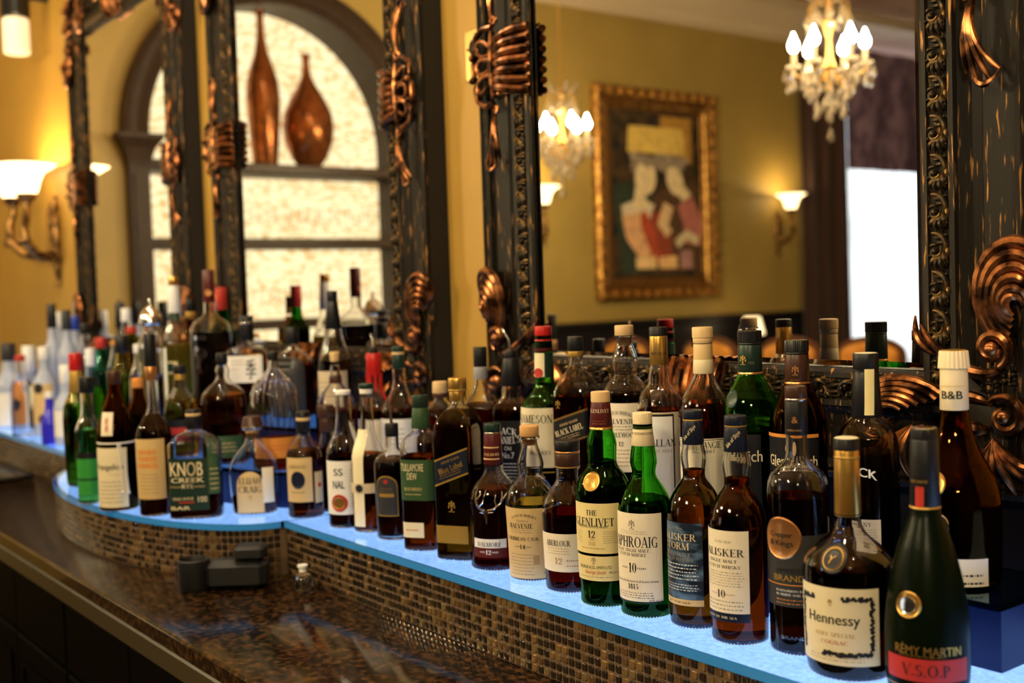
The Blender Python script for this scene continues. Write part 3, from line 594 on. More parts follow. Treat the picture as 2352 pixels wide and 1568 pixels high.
    def pourer(s, r0, r1, tilt=-.15, w=3.2):
        z1, z0 = s.z(r0), s.z(r1); h = z1-z0; o = MB(); o.tube([(0, 0, z0), (tilt*h*.2, 0, z0+h*.5), (tilt*h, 0, z1)], [w*s.k*1.25, w*s.k, w*s.k*.85], 10); o.build('pourer', PM['silver'], s.root)
    def label(s, r0, r1, half, m, off=.0007, c=0, name='label', arch=0, slant=0, px=False):
        """half: half angle in degrees (or half width px when px/flat); arch: raise the top edge into an arch; slant: rows rise to the right (px)"""
        z1, z0 = s.z(r0), max(s.z(r1), .004); zm = (z0+z1)/2; a = s.r(zm); U = half*s.k if (px or s.flat) else math.radians(half)*a; cu = c*s.k if (px or s.flat) else math.radians(c)*a; n = 26; V = 10; mb = MB(); vs = []
        for j in range(V+1):
            for i in range(n+1):
                t = -1+2*i/n; f = j/V; tp = z1-(arch*(z1-z0)*(1-math.sqrt(max(0, 1-t*t))) if arch else 0); z = z0+(tp-z0)*f+slant*s.k*t; uu = cu+U*t
                vs.append(s.surf(uu, z, off))
        mb.add(vs, [(j*(n+1)+i, j*(n+1)+i+1, (j+1)*(n+1)+i+1, (j+1)*(n+1)+i) for j in range(V) for i in range(n)])
        return mb.build(name, PM[m] if isinstance(m, str) else m, s.root)
    def disc(s, row, rad, m, c=0, off=.0012, name='seal', sy=1):
        """round seal: rad px, c in degrees (px when flat)"""
        zc = s.z(row); a = s.r(zc); cu = c*s.k if s.flat else math.radians(c)*a; mb = MB(); vs = [s.surf(cu, zc, off)]; n = 28
        for q in (.55, .86, .93, 1.0):
            for i in range(n):
                t = 2*math.pi*i/n; vs.append(s.surf(cu+q*rad*s.k*math.cos(t), zc+q*sy*rad*s.k*math.sin(t), off+(.0009 if q == .93 else 0 if q < 1 else -.0004)))
        fs = [(0, 1+i, 1+(i+1) % n) for i in range(n)]
        for b in range(3): fs += [(1+b*n+i, 1+(b+1)*n+i, 1+(b+1)*n+(i+1) % n, 1+b*n+(i+1) % n) for i in range(n)]
        mb.add(vs, fs); return mb.build(name, PM[m], s.root)
    def text(s, body, row, size, m='ink', c=0, w=None, bold=.004, shear=0, sans=False, off=.0013, rot=0, arc=0, name='lettering'):
        """size: capital height px; c: centre in degrees (px if flat); w: total width px; arc: px the ends drop"""
        if not sans and not shear and all(ch in SERIF for ch in body) and size > 4: vs, fs = serif_mesh(body)
        else:
            vs, fs = text_mesh(body, 0, shear)
            if len(vs) and bold > .009:
                n0 = len(vs); vs = np.vstack([vs+[d, 0, 0] for d in (0, bold, -bold)]); fs = [tuple(i+k*n0 for i in f) for k in range(3) for f in fs]
        if not len(vs): return
        zc = s.z(row); a = s.r(zc); cu = c*s.k if s.flat else math.radians(c)*a; wd0 = vs[:, 0].max()-vs[:, 0].min(); xc = (vs[:, 0].max()+vs[:, 0].min())/2; ymid = (vs[:, 1].max()+vs[:, 1].min())/2
        sy = size*s.k/.70; sx = (w*s.k/wd0) if w else sy*.95; cr, sr = math.cos(rot), math.sin(rot); out = []; hwid = wd0/2
        for x, y, _ in vs:
            X = (x-xc)*sx; Yv = (y-ymid)*sy-(arc*s.k*((x-xc)/hwid)**2 if arc else 0); out.append(s.surf(cu+X*cr-Yv*sr, zc+X*sr+Yv*cr, off))
        mb = MB(); mb.add(out, fs); return mb.build(name, PM[m], s.root, False)
    def crest(s, row, rad, m='inkgrey', c=0):
        zc = s.z(row); a = s.r(zc); cu = c*s.k if s.flat else math.radians(c)*a; mb = MB()
        for ux, uz, rx, rz in ((0, .8, .16, .3), (-.4, .55, .2, .26), (.4, .55, .2, .26), (0, .2, .24, .3), (-.55, 0, .14, .3), (.55, 0, .14, .3), (0, -.45, .16, .34), (-.3, -.85, .3, .08), (.3, -.85, .3, .08)):
            mb.add([s.surf(cu+(ux+rx*math.cos(t))*rad*s.k, zc+(uz+rz*math.sin(t))*rad*s.k, .0012) for t in np.linspace(0, 2*math.pi, 9)[:-1]], [tuple(range(8))])
        mb.build('crest', PM[m], s.root, False)
    def lines(s, r0, r1, n, half, m='inkgrey', c=0, th=.26, seed=1, slant=0, fill=.86, name='fine_print'):
        """rows of tiny unreadable print"""
        rnd = random.Random(seed); mb = MB(); z1, z0 = s.z(r0), s.z(r1); a = s.r((z0+z1)/2); U = half*s.k if s.flat else math.radians(half)*a; cu = c*s.k if s.flat else math.radians(c)*a; pitch = (z1-z0)/max(n, 1)
        for i in range(n):
            z = max(z1-pitch*(i+.5), .004); L = U*rnd.uniform(fill, 1); u = -L
            while u < L:
                l = rnd.uniform(.04, .16)*U; e = min(L, u+l); h = pitch*th*rnd.uniform(.35, .55)
                if e-u > .0004:
                    zz = z+slant*s.k*(u/U); mb.add([s.surf(cu+u, zz-h, .0011), s.surf(cu+e, zz-h, .0011), s.surf(cu+e, zz+h, .0011), s.surf(cu+u, zz+h, .0011)], [(0, 1, 2, 3)])
                u = e+.05*U
        if mb.v: mb.build(name, PM[m], s.root, False)
T1, T2, T3 = ZS+.0002, Z2+.0002, Z3+.0002
# ---------- front row on the lit glass, from the near end
b = Bottle('cognac_bottle', 'frosted dark green cognac bottle with gold medallion and red band', 2134, T1, [(986, 28), (1160, 32), (1180, 35), (1205, 44), (1250, 60), (1300, 73), (1350, 83), (1400, 90), (1450, 93), (1520, 93), (1560, 90), (1588, 86)], base=1588, face=-27, opaque=mat('frosted_green_glass', (.002, .005, .001), .30, spec=.12), cx=(2122, 984))
b.cap('cap', 983, 1008, 29, m='blackcap', rib=.03, seg=60); b.cap('capsule', 1008, 1160, 31, 33.5, 'black'); b.cap('capsule_ring', 1160, 1165, 34, 35, 'gold2'); b.cap('cap_disc', 981, 983.5, 25, 27, 'silver')
b.label(1113, 1160, 17, 'redp', off=.0012, c=6, name='neck_tag'); b.text('REMY MARTIN', 1102, 6, 'gold2', w=40)
b.disc(1371, 30, 'gold', 0); b.disc(1371, 20, 'silver', 0, .002, 'seal_relief'); b.text('RÉMY MARTIN', 1466, 20, 'gold', w=150, c=28, bold=.014); b.label(1487, 1538, 62, 'redp', c=26, name='red_band'); b.text('V.S.O.P', 1512, 26, 'ink', w=105, c=24, bold=.02)
b.label(1553, 1556, 85, 'gold2', name='gold_line'); b.lines(1478, 1484, 1, 36, 'gold2', c=20)
b = Bottle('cognac_bottle', 'round shouldered cognac bottle with gold neck foil and vine bordered label', 1948, T1, [(1010, 27), (1185, 28), (1205, 31), (1225, 42), (1245, 64), (1265, 86), (1285, 98), (1320, 101), (1420, 100), (1500, 98), (1538, 92)], base=1537, face=-20, liq=(1292, 'dark'), cx=(1944, 1006), bw=103)
b.cap('cap', 1006, 1032, 29, m='black', rib=.02, seg=50); b.cap('cap_disc', 1004, 1006, 24, 27, 'cream'); b.cap('capsule', 1032, 1183, 28, 30, 'gold'); b.cap('capsule_ring', 1046, 1052, 29.2, 29.2, 'gold2'); b.cap('capsule_line', 1177, 1180, 30.4, 30.4, 'black')
b.label(1327, 1499, 57, 'cream'); b.text('Hennessy', 1400, 24, w=122, c=-2, bold=.012); b.text('VERY SPECIAL', 1431, 9, 'inktan', w=92, bold=0); b.text('COGNAC', 1448, 9, 'inkred', w=60, bold=0); b.lines(1478, 1492, 2, 42, 'inktan')
b.disc(1266, 31, 'black', -2); b.disc(1266, 24, 'gold2', -2, .002, 'seal_ring'); b.disc(1266, 20, 'black', -2, .0026, 'seal_face'); b.text('Y', 1266, 16, 'gold2', c=-2, off=.0034, bold=.02, shear=.5)
def vine(b, pts, m='ink'):
    rnd = random.Random(2); mb = MB()
    for (row, c) in pts:
        for _ in range(3):
            zc = b.z(row+rnd.uniform(-4, 4)); a = b.r(zc); u = math.radians(c+rnd.uniform(-2, 2))*a; q = b.k*rnd.uniform(2.5, 5)
            mb.add([b.surf(u+q*math.cos(t), zc+q*math.sin(t)*(.6+.4*abs(math.cos(2.5*t))), .0012+.0001*rnd.random()) for t in np.linspace(0, 2*math.pi, 9)[:-1]], [tuple(range(8))])
    tag(mb.build('vine_border', PM[m], b.root, False), kind='stuff')
vine(b, [(1350, a) for a in range(12, 46, 3)]+[(r, 47) for r in range(1352, 1478, 7)]+[(1474, a) for a in range(-16, 46, 3)]+[(1352, a) for a in range(-46, -26, 3)]+[(r, -49) for r in range(1352, 1480, 8)])
b.crest(1360, 8, 'gold2', -4)
b = Bottle('brandy_bottle', 'tall brandy bottle with ampersand neck sleeve, copper disc and black label', 1829, T1, [(890, 23), (1000, 24), (1040, 25), (1056, 29), (1070, 42), (1085, 57), (1105, 65), (1130, 67), (1300, 67), (1478, 66)], base=1487, face=-34, liq=(1136, 'dark'), cx=(1827, 888), bw=69)
b.cap('cap', 886, 914, 24.5, m='brown'); b.cap('cap_ring', 914, 920, 25, 25, 'silver'); b.cap('capsule', 920, 998, 25, 25.5, 'black'); b.text('&', 962, 15, 'copper', c=26, bold=.02); b.text('COPPER & KINGS', 986, 4, 'inktan', c=20, w=34, sans=True)
b.label(1216, 1378, 85, 'darkgrey', c=20); b.disc(1224, 48, 'copper', 0, .0016); b.text('Copper', 1217, 12, 'ink', w=56, off=.0026, bold=.015); b.text('& Kings', 1236, 13, 'ink', w=58, off=.0026, bold=.015); b.text('AMERICAN', 1296, 11, 'black', w=90, c=25, sans=True)
b.text('BRANDY', 1313, 14, 'gold2', w=88, c=20, bold=.012, sans=True); b.label(1327, 1329, 70, 'orangep', .0011, c=20, name='rule'); b.text('IN BOURBON BARRELS &', 1341, 5, 'whitecap', w=95, c=28); b.text('IN WHITE OAK BARRELS', 1350, 5, 'whitecap', w=95, c=28); b.lines(1358, 1374, 2, 45, 'orangep', c=28); b.text('BRANDY', 1447, 8, 'silver', w=70, c=26, off=.0006, sans=True)
for (x, base, hw, top, nm, lb, c0) in ((1697, 1464, 64, 955, 'whisky_bottle', 'whisky bottle with navy neck and ivory label marked 10 beside the brandy', 0), (1591, 1428, 57, 942, 'whisky_bottle', 'whisky bottle with navy neck and stormy sea picture label', 1)):
    f = hw/64; g = lambda r: top+(r-955)*(base-top)/(1464-955)
    b = Bottle(nm, lb, x, T1, [(g(958), 24*f), (g(1036), 27*f), (g(1052), 31*f), (g(1068), 33*f), (g(1085), 31*f), (g(1105), 28*f), (g(1116), 29*f), (g(1130), 38*f), (g(1150), 50*f), (g(1175), 60*f), (g(1200), 64*f), (g(1400), 64.5*f), (g(1455), 63*f)], base=base, face=-40 if not c0 else -46, liq=(g(1096), 'amber' if not c0 else 'honey'), cx=((1688.5, 956) if not c0 else (1590, 943)), bw=66 if not c0 else 63)
    b.cap('cap', g(954), g(976), 25*f, m='navy'); b.cap('cap_line', g(976), g(979), 25.2*f, 25.2*f, 'gold2'); b.cap('capsule', g(979), g(1036), 25.5*f, 28*f, 'navy'); b.text('Isle of Skye', g(1007), 9*f, 'creamcap', c=26, w=46*f, rot=.9, shear=.4, bold=0)
    if not c0:
        b.label(1207, 1392, 60, 'ivory'); b.label(1392, 1412, 60, 'navy', name='label_strip'); b.text('TALISKER', 1256, 17, w=118, bold=.016); b.text('ESTD 1830', 1232, 5, 'inkgrey', w=40, c=8); b.text('SINGLE MALT', 1275, 7, w=74, c=4); b.text('SCOTCH WHISKY', 1288, 7, w=92, c=4)
        b.lines(1298, 1334, 6, 46, 'inkgrey', c=4, seed=4); b.text('10', 1349, 17, w=20, c=4, bold=.02); b.text('AGED        YEARS', 1350, 4, 'inktan', w=64, c=4); b.lines(1362, 1388, 3, 46, 'inkgrey', c=4, seed=5); b.text('MADE BY THE SEA', 1402, 5, 'creamcap', w=80)
    else:
        b.label(1190, 1362, 60, 'storm'); b.label(1362, 1376, 60, 'tan', name='label_strip'); b.text('ESTD 1830', 1203, 5, 'inkgrey', w=40); b.text('TALISKER', 1222, 16, 'beige', w=104, bold=.014); b.text('STORM', 1242, 16, 'beige', w=72, bold=.014, c=0); b.text('SINGLE MALT', 1261, 8, 'inkgrey', w=76, c=0); b.text('SCOTCH WHISKY', 1272, 8, 'inkgrey', w=92, c=0)
        b.lines(1280, 1320, 5, 44, 'whitecap', c=6, seed=6); b.lines(1326, 1344, 3, 46, 'whitecap', c=6, seed=7); b.text('BY THE SEA', 1369, 4, 'ink', w=60, c=6)
b = Bottle('whisky_bottle', 'green whisky bottle with white cap and tall ivory label marked 10', 1479, T1, [(950, 20), (1022, 26), (1042, 29), (1062, 30.5), (1080, 27), (1090, 27), (1104, 34), (1125, 46), (1150, 55), (1180, 58), (1300, 58), (1398, 56.5)], base=1404, face=-29, glass='green', liq=(1142, 'green'), cx=(1475, 948), bw=62)
b.cap('cap', 947, 973, 22, m='creamcap', rib=.025, seg=70); b.cap('cap_line', 973, 977, 21.5, 21.5, 'black'); b.cap('capsule', 977, 1022, 22, 27, 'creamcap'); b.text('1815 ESTABLISHED', 993, 5, w=56, c=20)
b.label(1168, 1366, 62, 'ivory', c=2); b.label(1366, 1371, 62, 'dgreen', c=2, name='label_edge'); b.text('LAPHROAIG', 1232, 24, w=122, c=-3, bold=.016); b.crest(1194, 11, 'inkgrey', 0); b.lines(1206, 1216, 3, 34, 'inkgrey'); b.text('ISLAY SINGLE MALT', 1251, 7, w=84, c=-4); b.text('SCOTCH WHISKY', 1261, 7, w=72, c=-4)
b.text('10', 1290, 22, w=18, c=0, bold=.016); b.text('AGED          YEARS', 1291, 4, w=62); b.text('the most richly flavoured of all Scotch whiskies', 1321, 5, w=112, c=2); b.text('1815', 1332, 12, w=24, c=0); b.lines(1344, 1360, 3, 46, 'ink', c=0, seed=8); b.text('43% alc./vol', 1364, 6, w=36, c=50)
b = Bottle('whisky_bottle', 'olive green whisky bottle with maroon neck, gold coin seal and cream label marked 12', 1377, T1, [(903, 20), (986, 26), (1000, 30), (1020, 33), (1045, 32), (1062, 32), (1074, 36), (1090, 47), (1108, 54), (1130, 57), (1200, 57), (1300, 55), (1372, 52)], base=1380, face=-24, glass='green', liq=(1056, 'olive'), cx=(1378.5, 900), bw=63)
b.cap('cap', 899, 923, 21.5, m='wood', rib=.02, seg=70); b.cap('capsule', 923, 979, 22, 26.5, 'maroon'); b.cap('capsule_ring', 979, 985, 27, 27.5, 'gold'); b.text('GLENLIVET', 942, 8, 'creamcap', w=48, c=10, bold=.012); b.lines(962, 974, 2, 40, 'copper', c=10)
b.disc(1098, 21, 'gold', -4); b.text('1824', 1099, 9, 'gold2', w=26, c=-4, off=.0024)
b.label(1145, 1258, 62, 'yellowp', c=8); b.label(1264, 1320, 58, 'yellowp', c=6, name='lower_label'); b.text('THE', 1166, 12, w=26, c=-2, bold=.012); b.text('GLENLIVET', 1187, 18, w=102, c=-2, bold=.016); b.text('SINGLE MALT SCOTCH WHISKY', 1198, 4, w=74, c=-2); b.text('12', 1214, 16, w=17, c=-2, bold=.018); b.text('YEARS\nOF AGE', 1230, 8, 'inktan', w=16, c=-2); b.lines(1206, 1236, 6, 16, 'inkgrey', c=36); b.lines(1206, 1236, 6, 9, 'inkgrey', c=-34); b.lines(1242, 1250, 1, 30, 'inktan')
b.crest(1274, 8, 'inkgrey', 0); b.text('GEORGE & J.G. SMITH LTD', 1290, 7, w=80, c=0); b.text('George Smith', 1301, 8, 'inkred', w=50, c=2, shear=.4, bold=0); b.text('40% alc./vol.', 1300, 5, w=26, c=44); b.lines(1308, 1314, 1, 46)
b = Bottle('whisky_bottle', 'squat whisky bottle with black stopper and low cream label marked 12', 1290, T1, [(1036, 27), (1072, 28), (1085, 27), (1100, 27.5), (1112, 33), (1130, 42), (1150, 47), (1180, 48), (1335, 46)], base=1348, face=-16, liq=(1172, 'red'), cx=(1302, 1011), bw=62)
b.cap('stopper', 1010, 1034, 29, m='black'); b.cap('stopper_band', 1034, 1040, 29, 29, 'copper'); b.cap('capsule', 1040, 1069, 28.5, 28.5, 'brown'); b.cap('capsule_line', 1069, 1072, 29, 29, 'gold2')
b.label(1214, 1300, 80, 'ivory', c=14); b.text('ABERLOUR', 1235, 13, w=62, c=-12, bold=.014); b.lines(1244, 1262, 3, 28, 'inktan', c=-12); b.text('12', 1275, 15, 'inktan', w=17, c=-10, bold=.02); b.text('signature', 1284, 9, 'inktan', w=44, c=28, shear=.4, bold=0) if False else b.lines(1268, 1292, 2, 30, 'inktan', c=34)
b = Bottle('whisky_bottle', 'bulb necked whisky bottle with cork stopper and wide tan label marked 14', 1211, T1, [(1004, 18), (1012, 17), (1030, 21), (1050, 26), (1066, 28.5), (1080, 27), (1089, 26), (1098, 31), (1112, 40), (1132, 47), (1155, 49), (1200, 47.5), (1310, 45)], base=1322, face=-14, liq=(1150, 'gold'), cx=(1215, 978), bw=59)
b.cap('stopper', 977, 1001, 22, m='cork'); b.cap('lip_ring', 1001, 1007, 23.5, m=GL['clear']); b.cap('cork', 1007, 1022, 16, 14, 'cork')
b.label(1157, 1316, 84, 'tan', c=12); b.text('SCOTCH WHISKY', 1172, 6, w=60, c=-6, arc=8); b.text('Distilled at', 1185, 5, 'inkgrey', w=28, c=-8, shear=.4); b.text('BALVENIE', 1197, 11, w=58, c=-14, bold=.012); b.lines(1204, 1214, 2, 30, 'inkgrey', c=-14); b.text('CARIBBEAN CASK', 1226, 8, w=84, c=-14, bold=0); b.text('14', 1244, 10, w=12, c=-10, bold=.02); b.text('AGED       YEARS', 1244, 3, w=40, c=-10); b.lines(1258, 1310, 7, 34, 'inkgrey', c=-16, seed=3); b.label(1263, 1284, 7, 'inktan', .0012, c=22, name='print_block'); b.lines(1162, 1306, 40, 3, 'inkgrey', c=60); b.text('43% alc/vol', 1304, 5, w=24, c=52)
b = Bottle('whisky_bottle', 'dark red whisky bottle with maroon neck and silver stag head emblem', 1121, T1, [(980, 19), (1066, 22), (1080, 23), (1096, 30), (1112, 39), (1130, 45), (1150, 47), (1180, 44.5), (1240, 44), (1275, 46), (1295, 47)], base=1298, face=-20, liq=(1118, 'red'), cx=(1130, 973), bw=58)
b.cap('cap', 972, 991, 19.5, m='dgreen'); b.cap('cap_ring', 991, 994, 19.5, 19.5, 'silver'); b.cap('capsule', 994, 1067, 20, 22, 'maroon'); b.text('DALMORE', 1041, 6, 'tancap', w=36, c=10); b.label(1024, 1027, 60, 'tancap', .0008, name='neck_line'); b.label(1050, 1053, 60, 'tancap', .0008, name='neck_line')
b.label(1227, 1247, 44, 'white', c=2); b.label(1247, 1268, 44, 'maroon', c=2, name='label_band'); b.text('DALMORE', 1239, 10, w=56, c=2, bold=.012); b.text('12', 1256, 10, 'whitecap', w=12, c=2); b.text('AGED          YEARS', 1256, 3.5, 'whitecap', w=44, c=2)
st = MB()
def sp_(u, row, off): return b.surf(u*b.k, b.z(row), off)
for pth, w in (([(0, 1192), (0, 1178), (-1, 1165), (0, 1158)], [1.5, 4, 6, 5]), ([(-3, 1162), (-16, 1156), (-24, 1142), (-25, 1126), (-20, 1114)], [3, 2.6, 2.4, 2, 1]), ([(3, 1162), (18, 1158), (32, 1146), (42, 1130), (50, 1120)], [3, 2.6, 2.4, 2, 1]), ([(-22, 1140), (-14, 1130), (-12, 1118)], [2, 1.8, .8]), ([(-16, 1154), (-6, 1144), (-3, 1130), (0, 1116)], [2, 1.8, 1.5, .8]), ([(24, 1153), (20, 1140), (22, 1126)], [2, 1.6, .8]), ([(34, 1144), (36, 1130), (34, 1120)], [2, 1.6, .8]), ([(-5, 1166), (-14, 1166)], [3, 1]), ([(5, 1166), (16, 1166)], [3, 1])):
    st.tube([sp_(u, r_, .003) for u, r_ in pth], [q*b.k for q in w], 7)
st.build('stag_emblem', PM['silver'], b.root)
b = Bottle('whisky_bottle', 'square whisky bottle with gold cap and slanted dark label beside the stag emblem', 1052, T1, [(918, 17), (926, 19), (940, 32), (960, 48), (980, 56), (1000, 58), (1265, 57)], base=1277, face=-26, flat=(1.0, 6), glass='blueglass', liq=(940, 'honey'), cx=(1049.5, 868), bw=62)
b.cap('cap', 867, 897, 21, m='gold'); b.cap('capsule', 897, 920, 19.5, 19.5, 'gold'); b.cap('cap_ring', 893, 898, 21.5, 21.5, 'gold2')
b.label(1040, 1092, 42, 'navy', slant=16, name='slanted_label'); b.label(1036, 1040, 42, 'gold2', slant=16, name='label_rule'); b.label(1092, 1096, 42, 'gold2', slant=16, name='label_rule'); b.text('Blue Label', 1067, 13, 'gold2', w=62, rot=.36, bold=.01); b.text('JOHNNIE WALKER', 1050, 5, 'gold2', w=50, rot=.36); b.lines(1074, 1086, 2, 30, 'gold2', slant=11)
b.label(1198, 1238, 40, 'gold2', c=-2, name='lower_label'); b.crest(1155, 13, 'gold2', 0)
b = Bottle('whiskey_bottle', 'square shouldered whiskey bottle with dark green cap and green label', 962, T1, [(935, 18), (982, 22), (990, 25), (1002, 36), (1016, 43), (1035, 45), (1245, 43)], base=1257, face=-22, flat=(1.0, 4), liq=(1044, 'amber'), cx=(964, 908), bw=54)
b.cap('cap', 907, 936, 18.5, m='dgreen'); b.cap('capsule', 936, 983, 18.5, 22, 'green'); b.text('D', 965, 8, 'gold', c=2)
b.label(1050, 1142, 40, 'green'); b.text('TULLAMORE', 1067, 17, 'creamcap', w=56, c=-8, bold=.012, sans=True); b.text('DEW', 1087, 16, 'creamcap', w=24, c=-8, bold=.012, sans=True); b.text('IRISH WHISKEY', 1116, 7, 'tancap', w=44, c=-6); b.lines(1124, 1132, 1, 22, 'tancap', c=-6); b.label(1192, 1226, 28, 'cream', c=-12, name='lower_label'); b.text('D.E.W.', 1208, 7, 'inkred', w=34, c=-12, shear=.3, bold=0) if False else b.lines(1204, 1214, 1, 18, 'inkred', c=-12)
b = Bottle('bourbon_bottle', 'dark bottle with metal pourer and black arched label edged in gold', 884, T1, [(990, 15), (1028, 16), (1036, 20), (1046, 30), (1058, 35), (1075, 36), (1225, 34)], base=1233, face=-24, liq=(1052, 'dark'), cx=(899, 973), bw=44)
b.pourer(914, 974); b.cap('cap', 972, 1002, 15.5, m='black'); b.label(1086, 1178, 36, 'gold2', arch=.25, off=.0006); b.label(1089, 1175, 33, 'darkgrey', arch=.25, off=.0011, name='label_face'); b.disc(1099, 5, 'redp', 0, .0016); b.lines(1112, 1124, 2, 22, 'gold2'); b.label(1126, 1134, 24, 'gold2', .0014, name='label_bar')
b = Bottle('bourbon_bottle', 'bourbon bottle wearing a long cream paper bib over its neck', 835, T1, [(893, 15), (930, 14), (975, 16), (1000, 20), (1020, 28), (1045, 35), (1070, 37), (1205, 36)], base=1216, face=-40, liq=(1040, 'amber'), cx=(840, 882), bw=40)
b.cap('cap', 881, 892, 17, m='dgreen'); b.cap('cork', 892, 912, 15.5, 14, 'white')
mb = MB(); n = 14; vs = []
for i, row in enumerate(np.linspace(984, 1202, n+1)):
    z = b.z(row); 
    for t in (-1, -.5, 0, .5, 1): vs.append(b.surf(t*15*b.k*(1 if row > 1000 else .8), z, .004 if row < 1050 else .0016))
mb.add(vs, [(i*5+j, i*5+j+1, (i+1)*5+j+1, (i+1)*5+j) for i in range(n) for j in range(4)]); mb.build('paper_bib', PM['cream'], b.root)
b.lines(1030, 1050, 3, 16, 'inkgrey', seed=9); b.label(1104, 1126, 70, 'beige', off=.0022, c=20, name='belt_label'); b.disc(1115, 9, 'ink', 6, .003); b.lines(1140, 1180, 6, 14, 'inkgrey')
b = Bottle('bourbon_bottle', 'clear necked bourbon bottle with white label and round red seal', 780, T1, [(905, 17), (940, 18), (975, 21), (1000, 26), (1018, 33), (1036, 37), (1195, 36)], base=1206, face=-24, liq=(1044, 'dark'), cx=(787, 897), bw=43)
b.cap('stopper', 896, 906, 17.5, m='whitecap'); b.label(1053, 1174, 62, 'white', c=8); b.text('SS', 1078, 16, w=22, c=0, bold=.016, sans=True); b.text('NAL', 1106, 18, w=28, c=0, bold=.016, sans=True); b.disc(1148, 20, 'redp', 0); b.disc(1148, 14, 'gold', 0, .002, 'seal_face'); b.lines(1070, 1160, 12, 14, 'inkgrey', c=48)
b = Bottle('bourbon_bottle', 'small bourbon bottle with tan label showing a dark flower', 684, T1, [(992, 15), (1000, 16), (1012, 24), (1030, 34), (1050, 38), (1176, 37)], base=1184, face=-18, liq=(1032, 'amber'), cx=(695, 946), bw=42)
b.cap('cap', 944, 992, 16, m='black'); b.cap('cap_band', 958, 966, 16.5, 16.5, 'tan'); b.label(1046, 1146, 46, 'tan', c=-6); b.text('FOUR ROSES', 1066, 8, w=42, c=-6, bold=.01); b.disc(1096, 17, 'navy', -6, .0016, 'flower', sy=1.2); b.lines(1120, 1128, 1, 26, 'ink', c=-6); b.label(1080, 1150, 18, 'tancap', c=66, name='side_label'); b.disc(1110, 5, 'redp', 66)
b = Bottle('bourbon_bottle', 'dark bottle with brown cap standing behind the flower label bourbon', 748, T1, [(985, 15), (1000, 16), (1020, 19), (1040, 19), (1180, 19)], Y=1.196, top=932, liq=(1030, 'dark'))
b.cap('cap', 930, 958, 19, m='brown'); b.cap('capsule', 958, 990, 16, 16, 'brown'); b.label(966, 985, 60, 'tan', name='neck_label')
b = Bottle('bourbon_bottle', 'round bourbon bottle with dark cork cap and parchment keystone label', 583, T1, [(985, 16), (1005, 17), (1018, 22), (1032, 34), (1048, 46), (1066, 54), (1090, 57), (1130, 55), (1172, 50)], base=1176, face=-8, flat=(.62, 2.6), liq=(1136, 'red'), cx=(578.5, 957))
b.cap('stopper', 956, 978, 20, 24, m='brown'); b.cap('stopper_ring', 978, 985, 24, 23, 'silver'); b.cap('cork', 985, 1004, 16.5, 15, 'cork')
b.label(1078, 1174, 30, 'tan', arch=.32, c=-6); b.text('ELIJAH', 1099, 14, w=50, c=-6, bold=.016); b.text('CRAIG', 1118, 15, w=52, c=-6, bold=.016); b.crest(1137, 6, 'inktan', -6); b.label(1070, 1150, 12, 'ivory', c=34, name='side_label')
b = Bottle('rye_bottle', 'flat sided rye bottle with black cap and big dark green label', 446, T1, [(985, 17), (990, 22), (998, 40), (1008, 52), (1022, 60), (1176, 60)], base=1186, face=-12, flat=(.55, 5), liq=(1062, 'dark'), cx=(443, 941))
b.cap('cap', 940, 985, 17, m='black'); b.cap('cap_band', 948, 955, 17.4, 17.4, 'tan'); b.label(1048, 1166, 45, 'dgreen', c=-10); b.text('KNOB', 1072, 32, 'creamcap', w=74, c=-14, bold=.016, sans=True); b.text('CREEK', 1097, 11, 'creamcap', w=74, c=-12, bold=.02, sans=True); b.text('RYE', 1111, 10, 'creamcap', w=26, c=-12, bold=.015, sans=True); b.text('STRAIGHT               WHISKEY', 1112, 4, 'tancap', w=80, c=-12); b.text('SMALL BATCH', 1139, 6, 'creamcap', w=46, c=-24); b.text('100', 1141, 13, 'creamcap', w=20, c=20, sans=True); b.label(1146, 1149, 17, 'redp', .0012, c=-16, name='label_rule'); b.text('BAR', 1160, 8, 'creamcap', w=44, c=-30, bold=.02, sans=True); b.label(1046, 1130, 13, 'green', c=48, name='side_label'); b.lines(1068, 1124, 5, 10, 'tancap', c=48)
b = Bottle('whiskey_bottle', 'tall whiskey bottle with black capped clear neck and tan parchment label', 346, T1, [(842, 11), (870, 10), (930, 11), (945, 14), (965, 26), (985, 37), (1002, 40), (1140, 38), (1172, 37)], base=1180, face=-20, liq=(950, 'dark'), cx=(342, 768))
b.cap('cap', 767, 842, 13, m='black'); b.cap('capsule', 842, 872, 13.5, 14, 'copper'); b.label(1004, 1140, 58, 'tan', c=-4); b.text('WHISTLE', 1040, 15, 'orangep', w=44, c=-6) if False else b.lines(1026, 1072, 3, 38, 'orangep', c=-6, th=.8); b.lines(1080, 1130, 6, 36, 'inkgrey', c=-4)
b = Bottle('liqueur_bottle', 'brown friar shaped liqueur bottle with rope and cream label', 262, T1, [(880, 13), (900, 14), (915, 18), (940, 28), (965, 36), (990, 41), (1008, 42), (1016, 39), (1028, 43), (1158, 43)], base=1167, face=-18, glass='brown', liq=(935, 'black'), cx=(260, 853))
b.cap('cap', 852, 882, 15, m='brown'); b.label(944, 996, 22, 'ivory', c=-14, name='neck_label'); b.lines(955, 988, 2, 8, 'inkred', c=-14, th=.9); b.label(1024, 1158, 54, 'cream', c=-8); b.text('Frangelico', 1068, 13, w=66, c=-10, bold=.01); b.lines(1082, 1086, 1, 22, 'inkred', c=10); b.lines(1096, 1150, 6, 40, 'inkgrey', c=-8)
